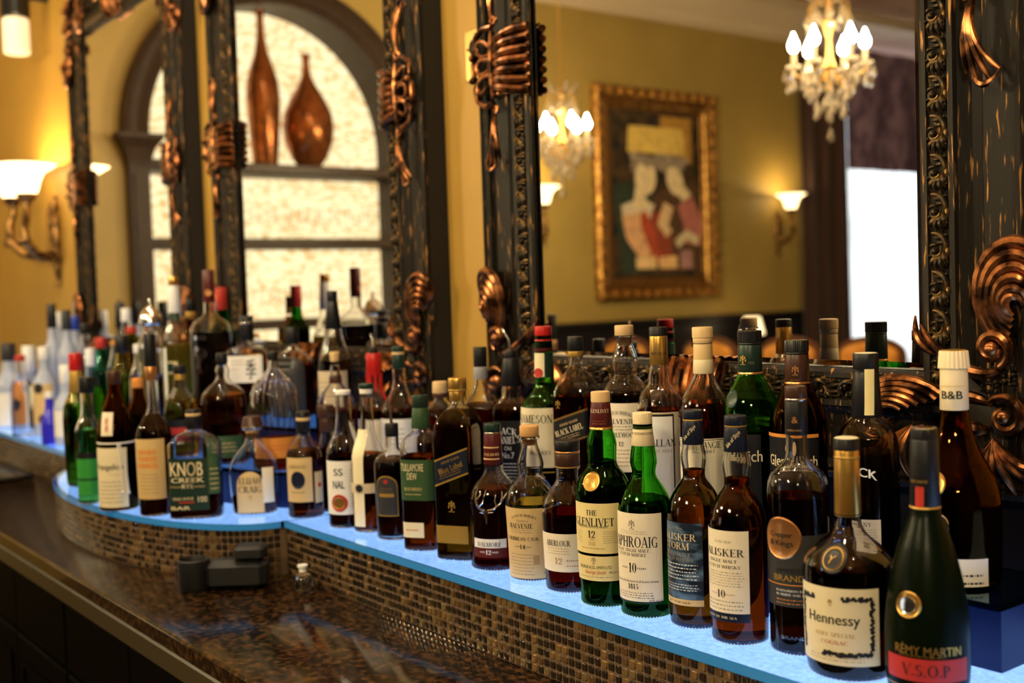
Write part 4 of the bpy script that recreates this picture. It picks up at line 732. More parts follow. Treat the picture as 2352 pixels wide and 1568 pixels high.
rp = MB(); zr = b.z(1014); rp.tube([(1.03*b.r(zr)*math.sin(a), -1.03*b.r(zr)*math.cos(a), zr) for a in np.linspace(0, 2*math.pi, 30)], .0022, 6); rp.tube([b.surf(.014, zr, .003), b.surf(.020, b.z(1060), .004), b.surf(.022, b.z(1120), .004)], .002, 6); rp.tube([b.surf(.018, zr, .003), b.surf(.030, b.z(1070), .004), b.surf(.034, b.z(1122), .004)], .002, 6); rp.ball(b.surf(.022, b.z(1124), .004), .004, 7); rp.ball(b.surf(.034, b.z(1126), .004), .004, 7); rp.build('rope_belt', PM['white'], b.root)
b = Bottle('liqueur_bottle', 'slim clear bottle with black cap and bright green label', 196, T1, [(900, 14), (930, 14), (955, 16), (972, 24), (990, 29), (1145, 28)], base=1154, face=-14, liq=(985, 'greenclear'), cx=(197, 867))
b.cap('cap', 866, 902, 16, m='black'); b.label(1036, 1132, 60, 'ggreen'); b.label(1036, 1050, 60, 'black', .0012, name='label_head'); b.lines(1041, 1048, 1, 40, 'tancap'); b.label(1095, 1099, 60, 'dgreen', .0012, name='label_rule')
b = Bottle('liqueur_bottle', 'pale green bottle with red cap at the end of the bowed step', 172, T1, [(850, 14), (898, 17), (915, 24), (935, 31), (960, 33), (1100, 30), (1140, 28)], Y=.90, top=812, face=-10, glass='amberglass', liq=(925, 'greenclear'))
b.cap('cap', 811, 851, 15, m='red'); b.cap('capsule', 851, 900, 14.5, 17.5, 'gold2')
# ---------- second row on the riser behind
R2 = 1.322
b = Bottle('liqueur_bottle', 'wide dark liqueur bottle with fluted cream cap marked B&B', 2190, T2, [(862, 30), (940, 31), (975, 36), (1010, 45), (1045, 60), (1085, 80), (1120, 93), (1160, 98), (1250, 98), (1345, 94)], Y=1.335, top=805, face=-18, glass='brown', liq=(1155, 'black'))
b.cap('cap', 805, 846, 30, 33, 'creamcap', rib=.06, seg=44); b.cap('cap_top', 803, 806, 26, 29, 'gold'); b.cap('capsule', 846, 941, 30, 31.5, 'creamcap'); b.text('B&B', 905, 18, w=46, c=8, bold=.012); b.label(884, 886, 60, 'tan', .0012, name='capsule_tear'); b.disc(1100, 28, 'gold', -14); b.label(1262, 1332, 34, 'white', c=26); b.lines(1290, 1325, 2, 30, 'ink', c=26); b.disc(1190, 20, 'silver', -2, .0016, 'seal', sy=1.3)
b = Bottle('whiskey_bottle', 'black necked whiskey bottle with yellow neck strip and curved white lettering', 1988, T2, [(850, 28), (955, 34), (962, 40), (980, 55), (1002, 65), (1030, 69), (1060, 70), (1330, 68)], Y=R2, top=812, face=-20, glass='smoke', liq=(1036, 'black'))
b.cap('cap', 811, 848, 28.5, m='black'); b.cap('cap_disc', 810, 812, 24, 26, 'cream'); b.cap('capsule', 848, 956, 28, 35, 'black'); b.label(846, 950, 18, 'yellowp', c=32, off=.003, name='neck_strip'); b.lines(852, 944, 10, 8, 'inkred', c=32); b.text('BLACK', 1073, 20, 'whitecap', w=88, c=0, arc=10, bold=.024, sans=True); b.label(1180, 1248, 22, 'ivory', c=20, name='paper_label'); b.text('NY', 1191, 9, w=17, c=18, bold=.012); b.lines(1200, 1222, 4, 15, 'inkgrey', c=20); b.disc(1234, 9, 'inkgrey', 20, .0016)
def tri_bottle(lab, x, top, glass, liq, hw, capm, capsm, face=-20):
    bb = Bottle('whisky_bottle', lab, x, T2, [(top+26, 26), (top+98, 28), (top+112, 34), (top+130, 44), (top+155, 57), (top+185, hw), (top+210, hw+1), (top+560, hw)], Y=R2, top=top, face=face, glass=glass, liq=liq)
    bb.cap('cap', top-1, top+26, 26.5, m='blackcap', rib=.03, seg=80); bb.cap('cap_ring', top+26, top+30, 26.5, 26.5, 'black'); bb.cap('capsule', top+30, top+93, 26.5, 28, capsm); bb.cap('capsule_ring', top+93, top+99, 28.3, 28.5, 'copper'); return bb
b = tri_bottle('brown whisky bottle with black cap and stag label behind the brandy', 1829, 782, 'brown', (905, 'brown'), 63, 'blackcap', 'brown'); b.crest(850, 11, 'copper', 12); b.lines(868, 874, 1, 24, 'copper', c=12); b.label(992, 1240, 62, 'black', arch=.05); b.label(990, 998, 62, 'orangep', .0011, name='label_top'); b.disc(1022, 12, 'tancap', 4, .0016, 'stag_print', sy=1.3); b.text('Glenfiddich', 1050, 24, 'creamcap', w=120, c=4, bold=.012); b.lines(1060, 1066, 1, 40, 'tancap')
b = tri_bottle('bright green whisky bottle with embossed seal and black capsule', 1721, 760, 'green', (985, 'green'), 63, 'blackcap', 'dgreen'); b.crest(826, 11, 'gold2', -14); b.lines(828, 836, 2, 16, 'inktan', c=26); b.disc(912, 17, GL['green'] if False else 'dgreen', -28, .001, 'embossed_seal', sy=1.2); b.label(990, 1160, 40, 'black', c=-2); b.text('Glenfiddich', 1038, 26, 'creamcap', w=130, c=-18, bold=.012)
b = Bottle('whisky_bottle', 'whisky bottle with tan ribbed cap and cream label behind the storm label', 1613, T2, [(776, 21), (858, 23), (875, 28), (892, 36), (915, 46), (940, 52), (965, 54), (1290, 53)], Y=R2, top=752, face=-16, glass='clear', liq=(922, 'amber'), bw=60)
b.cap('cap', 751, 776, 23, m='tancap', rib=.025, seg=80); b.cap('cap_ring', 776, 788, 22.5, 22, 'tancap'); b.cap('capsule', 788, 858, 21.5, 23, 'tancap'); b.cap('capsule_band', 824, 858, 22.6, 23.3, 'creamcap'); b.label(1000, 1200, 56, 'cream', c=4); b.text('GLENMORANGIE', 1014, 15, w=104, c=0, bold=.012); b.text('SINGLE MALT', 1028, 7, w=54, c=10); b.label(1002, 1003.5, 52, 'ink', .0011, c=4, name='label_rule')
b = Bottle('whisky_bottle', 'whisky bottle with gold capsule, triangular neck tag and framed white label', 1511, T2, [(772, 19), (838, 20), (850, 23), (866, 25.5), (880, 26), (888, 31), (900, 42), (918, 50), (940, 53), (1280, 52)], Y=R2, top=752, face=-8, glass='clear', liq=(938, 'amber'))
b.cap('cap', 751, 771, 20, m='black', rib=.02, seg=60); b.cap('capsule', 771, 838, 20, 21, 'gold'); b.text('MACALLAN', 811, 6, 'ink', w=36, c=10); b.crest(795, 7, 'gold2', 10)
z1, z0 = b.z(893), b.z(928); u0, u1 = -.018, .018; tm_ = MB(); tm_.add([b.surf(-16*b.k, z1, .002), b.surf(14*b.k, z1+.002, .002), b.surf(-10*b.k, z0, .002)], [(0, 1, 2)]); tm_.build('neck_tag', PM['white'], b.root, False); b.text('12', 903, 9, w=9, c=-5, off=.003, bold=.01)
b.label(942, 1180, 62, 'beige', c=6, off=.0006); b.label(946, 1176, 42, 'black', c=0, off=.0010, name='label_border'); b.label(951, 1172, 38, 'white', c=0, off=.0014, name='label_face'); b.text('MACALLAN', 1010, 16, w=96, c=-8, off=.002, bold=.014); b.text('SINGLE MALT', 1028, 6, 'inkgrey', w=54, c=6, off=.002); b.lines(1080, 1100, 3, 20, 'inkgrey', c=8)
b = Bottle('whisky_bottle', 'bulb necked whisky bottle with pale cork and cream label behind the maroon neck', 1433, T2, [(775, 18), (786, 18), (806, 24), (826, 28.5), (842, 28), (860, 25.5), (868, 30), (880, 40), (896, 48), (912, 51), (1280, 50)], Y=R2, top=748, face=-10, glass='clear', liq=(904, 'dark'), bw=54)
b.cap('stopper', 747, 770, 21.5, m='wood'); b.cap('lip_ring', 770, 775, 24, m=GL['clear']); b.cap('cork', 775, 795, 16.5, 14, 'wood'); b.label(921, 1076, 66, 'ivory', c=4); b.text('SCOTCH WHISKY', 942, 8, w=66, c=-8, arc=9); b.text('BALVENIE', 962, 11, w=68, c=-8, bold=.012); b.lines(970, 984, 2, 34, 'inkgrey', c=-4); b.text('DOUBLEWOOD', 992, 10, w=76, c=-8); b.text('12', 1012, 10, w=11, c=-4); b.lines(1022, 1066, 5, 34, 'inktan', c=0)
b = Bottle('whisky_bottle', 'square whisky bottle with black cap and slanted black label', 1321, T2, [(818, 18), (832, 19), (850, 28), (872, 42), (892, 52), (908, 56), (1220, 56)], Y=R2, top=774, face=-26, flat=(1.0, 6), glass='clear', liq=(908, 'amber'), bw=58)
b.cap('cap', 773, 806, 18.5, m='black'); b.cap('cap_ring', 806, 819, 18.5, 18, 'gold2'); b.text('Walker', 795, 9, 'gold2', c=4, w=26, rot=.4, shear=.3)
b.label(952, 1008, 44, 'black', slant=15, name='slanted_label'); b.label(947, 952, 44, 'gold', slant=15, name='label_rule'); b.label(1008, 1012, 44, 'gold', slant=15, name='label_rule'); b.text('BLACK LABEL', 982, 13, 'creamcap', w=72, rot=.33, bold=.014); b.text('JOHNNIE WALKER', 966, 5, 'tancap', w=48, rot=.33); b.lines(992, 1002, 2, 30, 'tancap', slant=10); b.crest(925, 9, 'gold2', -26)
b = Bottle('whiskey_bottle', 'green whiskey bottle with red cap and cream label behind the cork stopper bottle', 1247, T2, [(770, 20), (826, 21), (880, 23), (896, 28), (908, 38), (922, 47), (938, 50), (1180, 49)], Y=R2, top=750, face=-30, glass='green', liq=(880, 'green'), bw=56)
b.cap('cap', 749, 780, 19.5, m='red'); b.cap('cap_ring', 779, 783, 20.5, 20.5, 'red'); b.cap('capsule', 783, 807, 19.5, 21, 'maroon'); b.label(810, 864, 50, 'cream', c=-18, name='neck_label'); b.label(810, 866, 120, 'dgreen', c=0, off=.0004, name='neck_foil'); b.disc(855, 11, 'redp', -8, .0016, 'neck_seal'); b.label(932, 1066, 62, 'cream', c=8); b.text('JAMESON', 957, 18, w=88, c=0, bold=.014); b.text('WHISKEY', 1032, 8, w=52, c=14); b.crest(982, 7, 'inkgrey', 0); b.label(1075, 1078, 62, 'gold2', c=8, name='gold_line')
b = Bottle('whiskey_bottle', 'square black label whiskey bottle with bent metal pourer', 1172, T2, [(822, 18), (860, 22), (886, 25), (912, 27), (922, 34), (934, 44), (950, 48), (1180, 47)], Y=R2, top=803, face=-18, flat=(1.0, 6), liq=(926, 'red'))
b.pourer(754, 806, -.35); b.cap('collar', 804, 822, 14, 16, m='black'); b.cap('capsule', 822, 886, 18, 25, 'black'); b.label(962, 1120, 36, 'black', c=2); b.text('JACK', 985, 15, 'whitecap', w=46, c=0, arc=6, bold=.02); b.text("DANIEL'S", 1006, 16, 'whitecap', w=60, c=0, arc=-5, bold=.02); b.text('Old', 1024, 9, 'whitecap', w=16); b.text('No.7', 1040, 14, 'whitecap', w=30, bold=.015); b.lines(1055, 1100, 6, 24, 'whitecap'); b.label(960, 1120, 1.4, 'whitecap', c=33, name='label_line')
b = Bottle('whiskey_bottle', 'dark square whiskey bottle with plain black cap beside the bent pourer', 1102, T2, [(868, 16), (885, 19), (905, 27), (920, 38), (934, 47), (950, 49), (1170, 48)], Y=R2, top=798, face=-18, flat=(1.0, 5), liq=(926, 'dark'))
b.cap('cap', 797, 842, 15.5, m='black'); b.cap('capsule', 842, 870, 16, 17, 'greycap'); b.label(965, 1100, 36, 'black')
b = Bottle('liqueur_bottle', 'red liqueur bottle with rounded brown stopper behind the gold cap', 1010, T2, [(905, 14), (920, 16), (930, 26), (945, 36), (960, 40), (1150, 40)], Y=R2, top=877, liq=(938, 'red'))
b.cap('stopper', 876, 902, 17, 18, m='wood'); b.cap('stopper_band', 902, 912, 18, 17.5, 'brown')
b = Bottle('whiskey_bottle', 'clear conical bottle with dark green cap and pale label', 914, T2, [(846, 15), (870, 15), (890, 18), (912, 28), (935, 40), (955, 44), (1140, 44)], Y=R2, top=796, liq=(942, 'red'))
b.cap('cap', 795, 812, 14.5, m='dgreen'); b.cap('cap_band', 808, 814, 15, 15, 'tan'); b.cap('capsule', 814, 846, 14.5, 15, 'dgreen'); b.label(958, 1060, 60, 'white', c=4); b.lines(975, 1040, 6, 40, 'inkgrey')
b = Bottle('bourbon_bottle', 'bourbon bottle dripping with red wax and topped by a pourer', 858, T2, [(858, 15), (885, 15), (905, 20), (925, 32), (945, 40), (1120, 40)], Y=R2, top=812, liq=(940, 'amber'))
b.pourer(766, 800, -.2); b.cap('collar', 797, 813, 9, 10, 'black'); b.cap('wax_cap', 811, 860, 18, 18, 'red'); wx = MB()
for a, l in ((-2.2, 905), (-1.0, 880), (-.2, 930), (.6, 900), (1.5, 925), (2.6, 890)):
    zs_ = np.linspace(b.z(858), b.z(l), 8); wx.tube([((b.r(z)+.0008)*math.sin(a), -(b.r(z)+.0008)*math.cos(a), z) for z in zs_], [.005, .0045, .004, .0036, .0034, .0034, .0038, .002], 7)
wx.build('wax_drips', PM['red'], b.root); b.label(960, 1040, 50, 'ivory')
b = Bottle('tequila_bottle', 'bell shaped clear bottle with long stoppered neck and brown collar', 768, T2, [(838, 10), (862, 12), (878, 14), (890, 22), (906, 36), (926, 45), (950, 48), (1120, 46)], Y=1.25, top=812, liq=(940, 'red'))
b.cap('stopper', 808, 830, 12, 10, 'amber' if False else 'tan'); b.cap('collar', 862, 880, 14, 15, 'brown')
b = Bottle('liqueur_bottle', 'tall bottle with long black neck and clear conical shoulders under the middle mirror', 762, T3, [(755, 19), (775, 22), (800, 29), (820, 35), (845, 38), (1000, 38)], Y=1.36, top=670, liq=(826, 'black'))
b.cap('cap', 668, 692, 12, m='black'); b.cap('capsule', 692, 756, 12.5, 19, 'black'); b.label(850, 935, 70, 'beige'); b.lines(870, 925, 5, 45, 'inkgrey')
b = Bottle('whiskey_bottle', 'broad whiskey bottle with grey stopper and charcoal arched label', 670, T3, [(790, 13), (800, 15), (812, 30), (826, 44), (842, 50), (1000, 50)], Y=1.345, top=753, liq=(838, 'red'), face=-34)
b.cap('stopper', 752, 790, 15, m='black'); b.label(818, 1000, 64, 'darkgrey', arch=.18); b.lines(840, 850, 1, 30, 'inkgrey')
# ---------- bowed step, upper rows
b = Bottle('bourbon_bottle', 'nearly empty ribbed round bourbon bottle with orange label', 625, T2, [(826, 11), (845, 13), (860, 24), (880, 42), (905, 52), (930, 54), (1060, 52)], Y=1.15, top=809, liq=(1005, 'orange'), face=-10)
b.cap('stopper', 808, 827, 12.5, m='black'); b.label(1000, 1046, 60, 'orangep', c=10); b.lines(1014, 1030, 2, 40, 'inkred', c=10)
for t in np.linspace(0, 2*math.pi, 24, False):
    pass
rb = MB()
for t in np.linspace(0, 2*math.pi, 22, False): rb.tube([(b.r(z)*math.sin(t), -b.r(z)*math.cos(t), z) for z in np.linspace(b.z(985), b.z(870), 8)], .0018, 6)
rb.build('glass_ribs', GL['clear'], b.root)
b = Bottle('bourbon_bottle', 'amber bourbon bottle with bulging neck and green lower label', 509, T2, [(838, 12), (852, 16), (864, 14), (876, 20), (890, 36), (905, 48), (925, 52), (1060, 52)], Y=1.11, top=812, liq=(905, 'amber'), face=-20)
b.cap('stopper', 811, 834, 13, m='black'); b.label(996, 1045, 50, 'green', c=20); b.lines(1008, 1034, 3, 30, 'tancap', c=20)
b = Bottle('rum_bottle', 'dark golden rum bottle with black cap and orange neck band', 412, T2, [(872, 14), (890, 15), (905, 24), (922, 34), (945, 38), (1090, 38)], Y=1.08, top=840, liq=(915, 'gold'), face=-16)
b.cap('cap', 839, 858, 15, m='black'); b.cap('capsule', 858, 890, 12.5, 13, 'gold2'); b.label(960, 1010, 50, 'black'); b.label(978, 994, 40, 'redp', .0012, name='label_band'); b.lines(981, 991, 1, 28, 'creamcap')
b = Bottle('whisky_bottle', 'square clear whisky bottle with black dome cap and white brushwork label', 565, T3, [(782, 13), (790, 15), (797, 34), (805, 46), (815, 48), (960, 48)], Y=1.27, top=726, liq=(815, 'gold'), face=-12, flat=(.8, 7))
b.cap('cap', 725, 782, 16, m='black'); b.cap('cap_ring', 740, 744, 16.4, 16.4, 'silver'); b.label(815, 876, 40, 'white'); b.text('季', 846, 34, 'ink', c=14, w=24, bold=.01); b.lines(822, 838, 2, 16, 'inkgrey', c=-16); b.lines(842, 848, 1, 10, 'inkred', c=-22)
b = Bottle('liqueur_bottle', 'large dark bottle with tall dusky red cap and silver tree print', 478, T3, [(692, 13), (718, 14), (728, 22), (738, 36), (750, 44), (768, 47), (980, 47)], Y=1.25, top=622, liq=(762, 'black'), face=-14)
b.cap('cap', 620, 694, 13.5, 13.5, 'maroon'); b.disc(672, 8, 'copper', 4, .001, 'cap_print'); tz = MB()
rnd = random.Random(11)
for _ in range(46):
    a_, q_ = rnd.uniform(0, 6.28), 17*math.sqrt(rnd.random()); u = -18*b.k+q_*math.cos(a_)*b.k; z = b.z(808+q_*1.15*math.sin(a_)); w_ = rnd.uniform(1.6, 3)*b.k
    tz.add([b.surf(u+w_*math.cos(t), z+w_*math.sin(t), .0010) for t in np.linspace(0, 6.28, 7)[:-1]], [tuple(range(6))])
tz.add([b.surf((-18+x)*b.k, b.z(r), .0010) for x, r in ((-2.5, 812), (2.5, 812), (3.5, 845), (9, 854), (-9, 854), (-3.5, 845))], [(0, 1, 2, 3, 4, 5)]); tz.build('tree_print', PM['silver'], b.root, False); b.lines(768, 780, 1, 26, 'silver', c=-22, th=.9)
b = Bottle('wine_bottle', 'green bottle with bright red cap behind the tree print bottle', 508, T3, [(710, 12), (730, 13), (750, 22), (765, 30), (960, 30)], Y=1.36, top=662, glass='dkgreen', liq=(740, 'green'))
b.cap('cap', 660, 711, 13, m='redp'); b.disc(697, 6, 'silver', 0, .001, 'cap_print')
b = Bottle('liqueur_bottle', 'frosted neck bottle of lemon yellow liqueur with gold cap', 398, T3, [(655, 11), (695, 13), (735, 16), (765, 24), (790, 33), (815, 36), (960, 36)], Y=1.235, top=638, liq=(790, 'yellow'), opaque=None, glass='clear', face=-14)
b.cap('cap', 636, 656, 12, m='gold'); b.cap('frosted_neck', 656, 725, 12, 16, 'whitecap'); b.label(718, 736, 50, 'dgreen', off=.0022, name='neck_label'); b.disc(842, 11, 'dgreen', -10, .001); b.label(828, 856, 26, 'yellowp', .0008, c=-10)
b = Bottle('liqueur_bottle', 'orange liqueur bottle with black cap and yellow neck band', 437, T3, [(735, 13), (750, 15), (775, 22), (800, 28), (830, 31), (980, 31)], Y=1.315, top=690, glass='brown', liq=(800, 'orange'))
b.cap('cap', 688, 716, 12, m='black'); b.cap('capsule', 716, 730, 13, 13, 'gold2'); b.disc(770, 7, 'orangep', -20)
b = Bottle('tequila_bottle', 'stout bottle with a polished chrome dome stopper and pourer', 345, T2, [(748, 18), (765, 20), (780, 28), (800, 32), (960, 32)], Y=1.125, top=698, liq=(800, 'clear'))
dm = MB(); z0_ = b.z(746); R_ = 27*b.k; dm.lathe([(z0_, R_*.9), (z0_+.004, R_)]+[(z0_+.004+R_*1.5*math.sin(a), max(.001, R_*math.cos(a))) for a in np.linspace(.1, math.pi/2, 9)], 28); dm.build('dome_stopper', PM['silver'], b.root); b.pourer(684, 706, -.1)
for (x, top, Y, z, gl, lq, cm, hw, lb, ch) in (
        (316, 868, .985, T1, 'brown', 'brown', 'orangep', 27, 'brown bottle with orange cap band tucked behind the friar bottle', 22),
        (301, 750, 1.31, T2, 'olive', 'olive', 'redp', 25, 'dark olive bottle with short red cap below the far mirror', 16),
        (289, 708, 1.375, T2, 'blueglass', 'clear', 'whitecap', 24, 'clear bottle with tall white cap below the far mirror', 30),
        (275, 695, 1.40, T2, 'smoke', 'dark', 'black', 24, 'smoky bottle with tall black cap below the far mirror', 60),
        (318, 790, 1.165, T2, 'clear', 'clear', 'whitecap', 24, 'clear bottle with pale cap behind the chrome dome stopper', 20),
        (279, 770, 1.20, T1, 'amberglass', 'greenclear', 'black', 34, 'pale yellow green bottle with black cap behind the friar bottle', 40),
        (231, 775, 1.305, T2, 'teal', 'teal', 'redp', 28, 'turquoise bottle with red cap between pale bottles', 24),
        (206, 800, 1.22, T1, 'blueglass', 'lime', 'whitecap', 24, 'lime tinted bottle with white cap beside the turquoise bottle', 40),
        (262, 782, 1.23, T1, 'clear', 'clear', 'orangep', 18, 'slim clear bottle with small orange cap', 10)):
    t_ = top; b = Bottle('spirit_bottle', lb, x, z, [(t_+ch, hw*.42), (t_+ch+20, hw*.48), (t_+ch+45, hw*.8), (t_+ch+65, hw), (t_+ch+300, hw)], Y=Y, top=top, glass=gl, liq=(t_+ch+50, lq)); b.cap('cap', t_, t_+ch, hw*.46, hw*.5, cm)
# ---------- beyond the bowed step
for (x, top, Y, z, gl, lq, cm, hw, lb, ch, pour) in (
        (117, 698, 1.31, T2, 'clear', 'clear', 'black', 22, 'clear vodka bottle with long black cap beside the far mirror', 55, 0),
        (136, 716, 1.39, T2, 'blueglass', 'clear', 'whitecap', 22, 'clear vodka bottle with white cap beside the far mirror', 36, 0),
        (151, 712, 1.31, T2, 'clear', 'clear', 'darkgrey', 22, 'clear vodka bottle with charcoal cap beside the far mirror', 46, 0),
        (171, 726, 1.39, T2, 'blueglass', 'clear', 'bluep', 22, 'clear vodka bottle with blue cap and steel pourer', 32, 690),
        (193, 742, 1.31, T2, 'clear', 'clear', 'black', 22, 'slim clear bottle with black cap and gold tip', 26, 0),
        (18, 788, 1.16, T1, 'blueglass', 'clear', 'darkgrey', 34, 'clear gin bottle with charcoal and white cap at the far end', 40, 0),
        (64, 794, 1.18, T1, 'blueglass', 'clear', 'whitecap', 30, 'clear gin bottle with pale cap and orange label', 60, 0),
        (100, 796, 1.16, T1, 'blueglass', 'clear', 'whitecap', 28, 'clear gin bottle with pale cap and tan label', 30, 0),
        (45, 815, 1.105, T1, 'clear', 'clear', 'redp', 24, 'clear bottle with small red cap at the far end', 14, 0),
        (150, 838, 1.14, T1, 'blueglass', 'clear', 'whitecap', 30, 'pale bottle with cream neck label beyond the red cap', 40, 0),
        (112, 900, 1.10, T1, 'blueglass', None, 'whitecap', 20, 'slim indigo bottle with white cap at the edge of the lit glass', 14, 0)):
    t_ = top; pale_glow = 'vodka' in lb or 'gin' in lb or 'neck label' in lb  # pale body colour holds the LED glow of these clear bottles
    b = Bottle('vodka_bottle', lb, x, z, [(t_+ch, hw*.42), (t_+ch+22, hw*.48), (t_+ch+45, hw*.85), (t_+ch+60, hw), (t_+ch+260, hw)], Y=Y, top=top, glass=gl, liq=(t_+ch+45, lq) if (lq and not pale_glow) else None, opaque=PM['indigo'] if not lq else PM['ledpale'] if pale_glow else None); b.cap('cap', t_, t_+ch, hw*.46, hw*.5, cm)
    if pour: b.pourer(pour, t_+2, 0)
    if 'orange label' in lb: b.label(885, 970, 60, 'orangep'); b.disc(925, 14, 'ink', 20)
    if 'tan label' in lb: b.label(880, 970, 60, 'tan'); b.disc(890, 12, 'ink', -10); b.disc(960, 12, 'ink', 10)
    if 'far end' in lb and 'gin' in lb: b.label(900, 975, 50, 'white')
    if 'cream neck' in lb: b.label(848, 880, 60, 'ivory'); b.label(940, 1000, 50, 'white', name='lower_label')
# ---------- things on the granite
kd = empty('bar_caddy', (-2.212, .940, ZC+.0004), .93, 'low black rounded bar caddy on the granite in front of the bowed step', 'caddy')
MB().bbox((-.05, -.030, 0), (.075, .030, .060), .012).build('tray', M_blackm, kd); MB().lathe([(0, .030), (.004, .033), (.062, .033), (.064, .030), (.058, .028), (.02, .026)], 28, c=(-.075, -.004)).build('cup', M_blackm, kd)
MB().bbox((.01, -.028, .0605), (.072, .028, .088), .006).build('lid', M_blackm, kd)
P = on_z(697, 1353, ZC); pb = empty('sanitizer_bottle', P+[0, 0, .0004], .3, 'tiny clear pump bottle with white top on the granite', 'bottle'); k = proj(P)[2]/FPX
MB().lathe([(0, 21*k), (.003, 23*k), (.022, 23*k), (.030, 18*k), (.034, 8*k), (.036, 8*k)], 20).build('glass', GL['clear'], pb); MB().lathe([(.003, 20*k), (.018, 20*k)], 20).build('liquid', LQ['clear'], pb); MB().lathe([(.036, 9*k), (.044, 8*k), (.046, 12*k), (.050, 12*k)], 16).build('pump', PM['whitecap'], pb)
tb = empty('serving_tray', on_z(15, 1092, ZC)+[0, 0, .0004], .1, 'black serving tray lying on the granite beyond the bowed step', 'tray'); MB().bbox((-.30, -.14, 0), (.16, .04, .018), .006).build('base', M_black, tb); MB().bbox((-.30, -.14, .0185), (.16, -.125, .026), .003).build('rim', M_steel, tb)
# ------------------------------------------------------------------ chandeliers
M_bulb = glow('candle_bulb', (1.0, .80, .46), 950)
M_crystal = fluid('crystal', (.98, .95, .90), 1.55)
t = M_crystal.node_tree; N = t.nodes; g_ = N['Glass BSDF']; tl = N.new('ShaderNodeBsdfTranslucent'); tl.inputs[0].default_value = (.95, .88, .75, 1); mx = N.new('ShaderNodeMixShader'); mx.inputs[0].default_value = .22
t.links.new(g_.outputs[0], mx.inputs[1]); t.links.new(tl.outputs[0], mx.inputs[2]); t.links.new(mx.outputs[0], N['Material Output'].inputs[0])
M_gilt = mat('gilt_brass', (.75, .48, .16), .25, .95)
M_candle = mat('candle_sleeve', (.85, .72, .48), .5)
def drop_mesh(l, r):
    mb = MB(); mb.lathe([(0, .0008), (-l*.12, r*.35), (-l*.35, r*.55), (-l*.68, r), (-l*.88, r*.62), (-l, .0008)], 6); return mb
def make_chandelier(label, loc):
    c = empty('chandelier', loc, .3, label, 'chandelier', 'crystal chandeliers')       # z = 0 at the middle of the bulbs
    zt = Z_CEIL-loc[2]
    MB().lathe([(-.20, .004), (-.18, .014), (-.16, .008), (-.12, .012), (-.09, .030), (-.05, .014), (.02, .009), (.06, .020), (.09, .030), (.10, .012), (.15, .007), (.19, .012), (.21, .004)], 14).build('column', M_gilt, c)
    MB().tube([(0, 0, .208), (0, 0, zt-.03)], .004, 6).build('chain', M_gilt, c)
    MB().lathe([(zt-.035, .012), (zt-.02, .05), (zt-.001, .055)], 20).build('ceiling_rose', M_gilt, c)
    so = drop_mesh(.052, .013).build('crystal_drop', M_crystal, c, smooth=False, loc=(0, 0, -.265)); bo = drop_mesh(.066, .017).build('crystal_pendant', M_crystal, c, smooth=False, loc=(0, 0, -.325))
    MB().ball((0, 0, -.225), .022, 8).build('crystal_ball', M_crystal, c, smooth=False)
    def put(src, r, ang, z): inst(src, c, (r*math.cos(ang), r*math.sin(ang), z), (0, 0, ang))
    for k in range(6):
        a = 2*math.pi*k/6; ca, sa = math.cos(a), math.sin(a); a2 = a+math.pi/6
        am = MB().tube([(r*ca, r*sa, z) for r, z in ((.01, -.10), (.05, -.15), (.10, -.14), (.138, -.105), (.138, -.085))], .005, 6).build('arm', M_gilt, c)
        MB().lathe([(-.090, .004), (-.083, .030), (-.076, .033), (-.074, .012), (-.066, .012)], 14, c=(.138*ca, .138*sa)).build('drip_pan', M_crystal, am)
        MB().lathe([(-.066, .0105), (-.022, .0105)], 10, c=(.138*ca, .138*sa)).build('candle', M_candle, am)
        MB().lathe([(-.022, .007), (-.010, .018), (.008, .021), (.032, .011), (.056, .001)], 10, c=(.138*ca, .138*sa)).build('bulb', M_bulb, am)
        for da, r, z in ((-.20, .150, -.088), (.20, .150, -.088), (0, .172, -.092), (0, .105, -.10)): put(so, r, a+da, z)
        put(bo, .140, a, -.115); put(so, .158, a+.1, -.135); put(so, .09, a, -.155); put(bo, .078, a2, -.165); put(so, .115, a2, -.12); put(so, .052, a, -.215); put(so, .060, a2, -.245)
        put(so, .085, a2, .10); put(so, .085, a, .12); put(bo, .060, a2, .155)
        MB().tube([(.02*math.cos(a2), .02*math.sin(a2), .16), (.055*math.cos(a2), .055*math.sin(a2), .175), (.085*math.cos(a2), .085*math.sin(a2), .15), (.085*math.cos(a2), .085*math.sin(a2), .10)], .003, 5).build('crown_arm', M_gilt, c)
        MB().tube([(.04*ca, .04*sa, .16), (.075*ca, .075*sa, .19), (.095*ca, .095*sa, .235)], [.004, .011, .003], 6).build('crystal_plume', M_crystal, c, smooth=False)
    return c
c1 = make_chandelier('crystal chandelier that the nearest mirror reflects in front of the purple valance', (-2.872, -.863, ZS+1.415))
for x, lb in ((-4.782, 'crystal chandelier that the nearest mirror reflects beside the framed painting'), (-.96, 'crystal chandelier hanging over the bar opposite the nearest mirror'), (.95, 'crystal chandelier hanging farthest from the arched niche')):
    o = copy_tree(c1); o.location.x = x; o.location.y = -1.0; o['label'] = lb
    if x == -4.782: o.location.z = ZS+1.36; o.location.y = -1.067
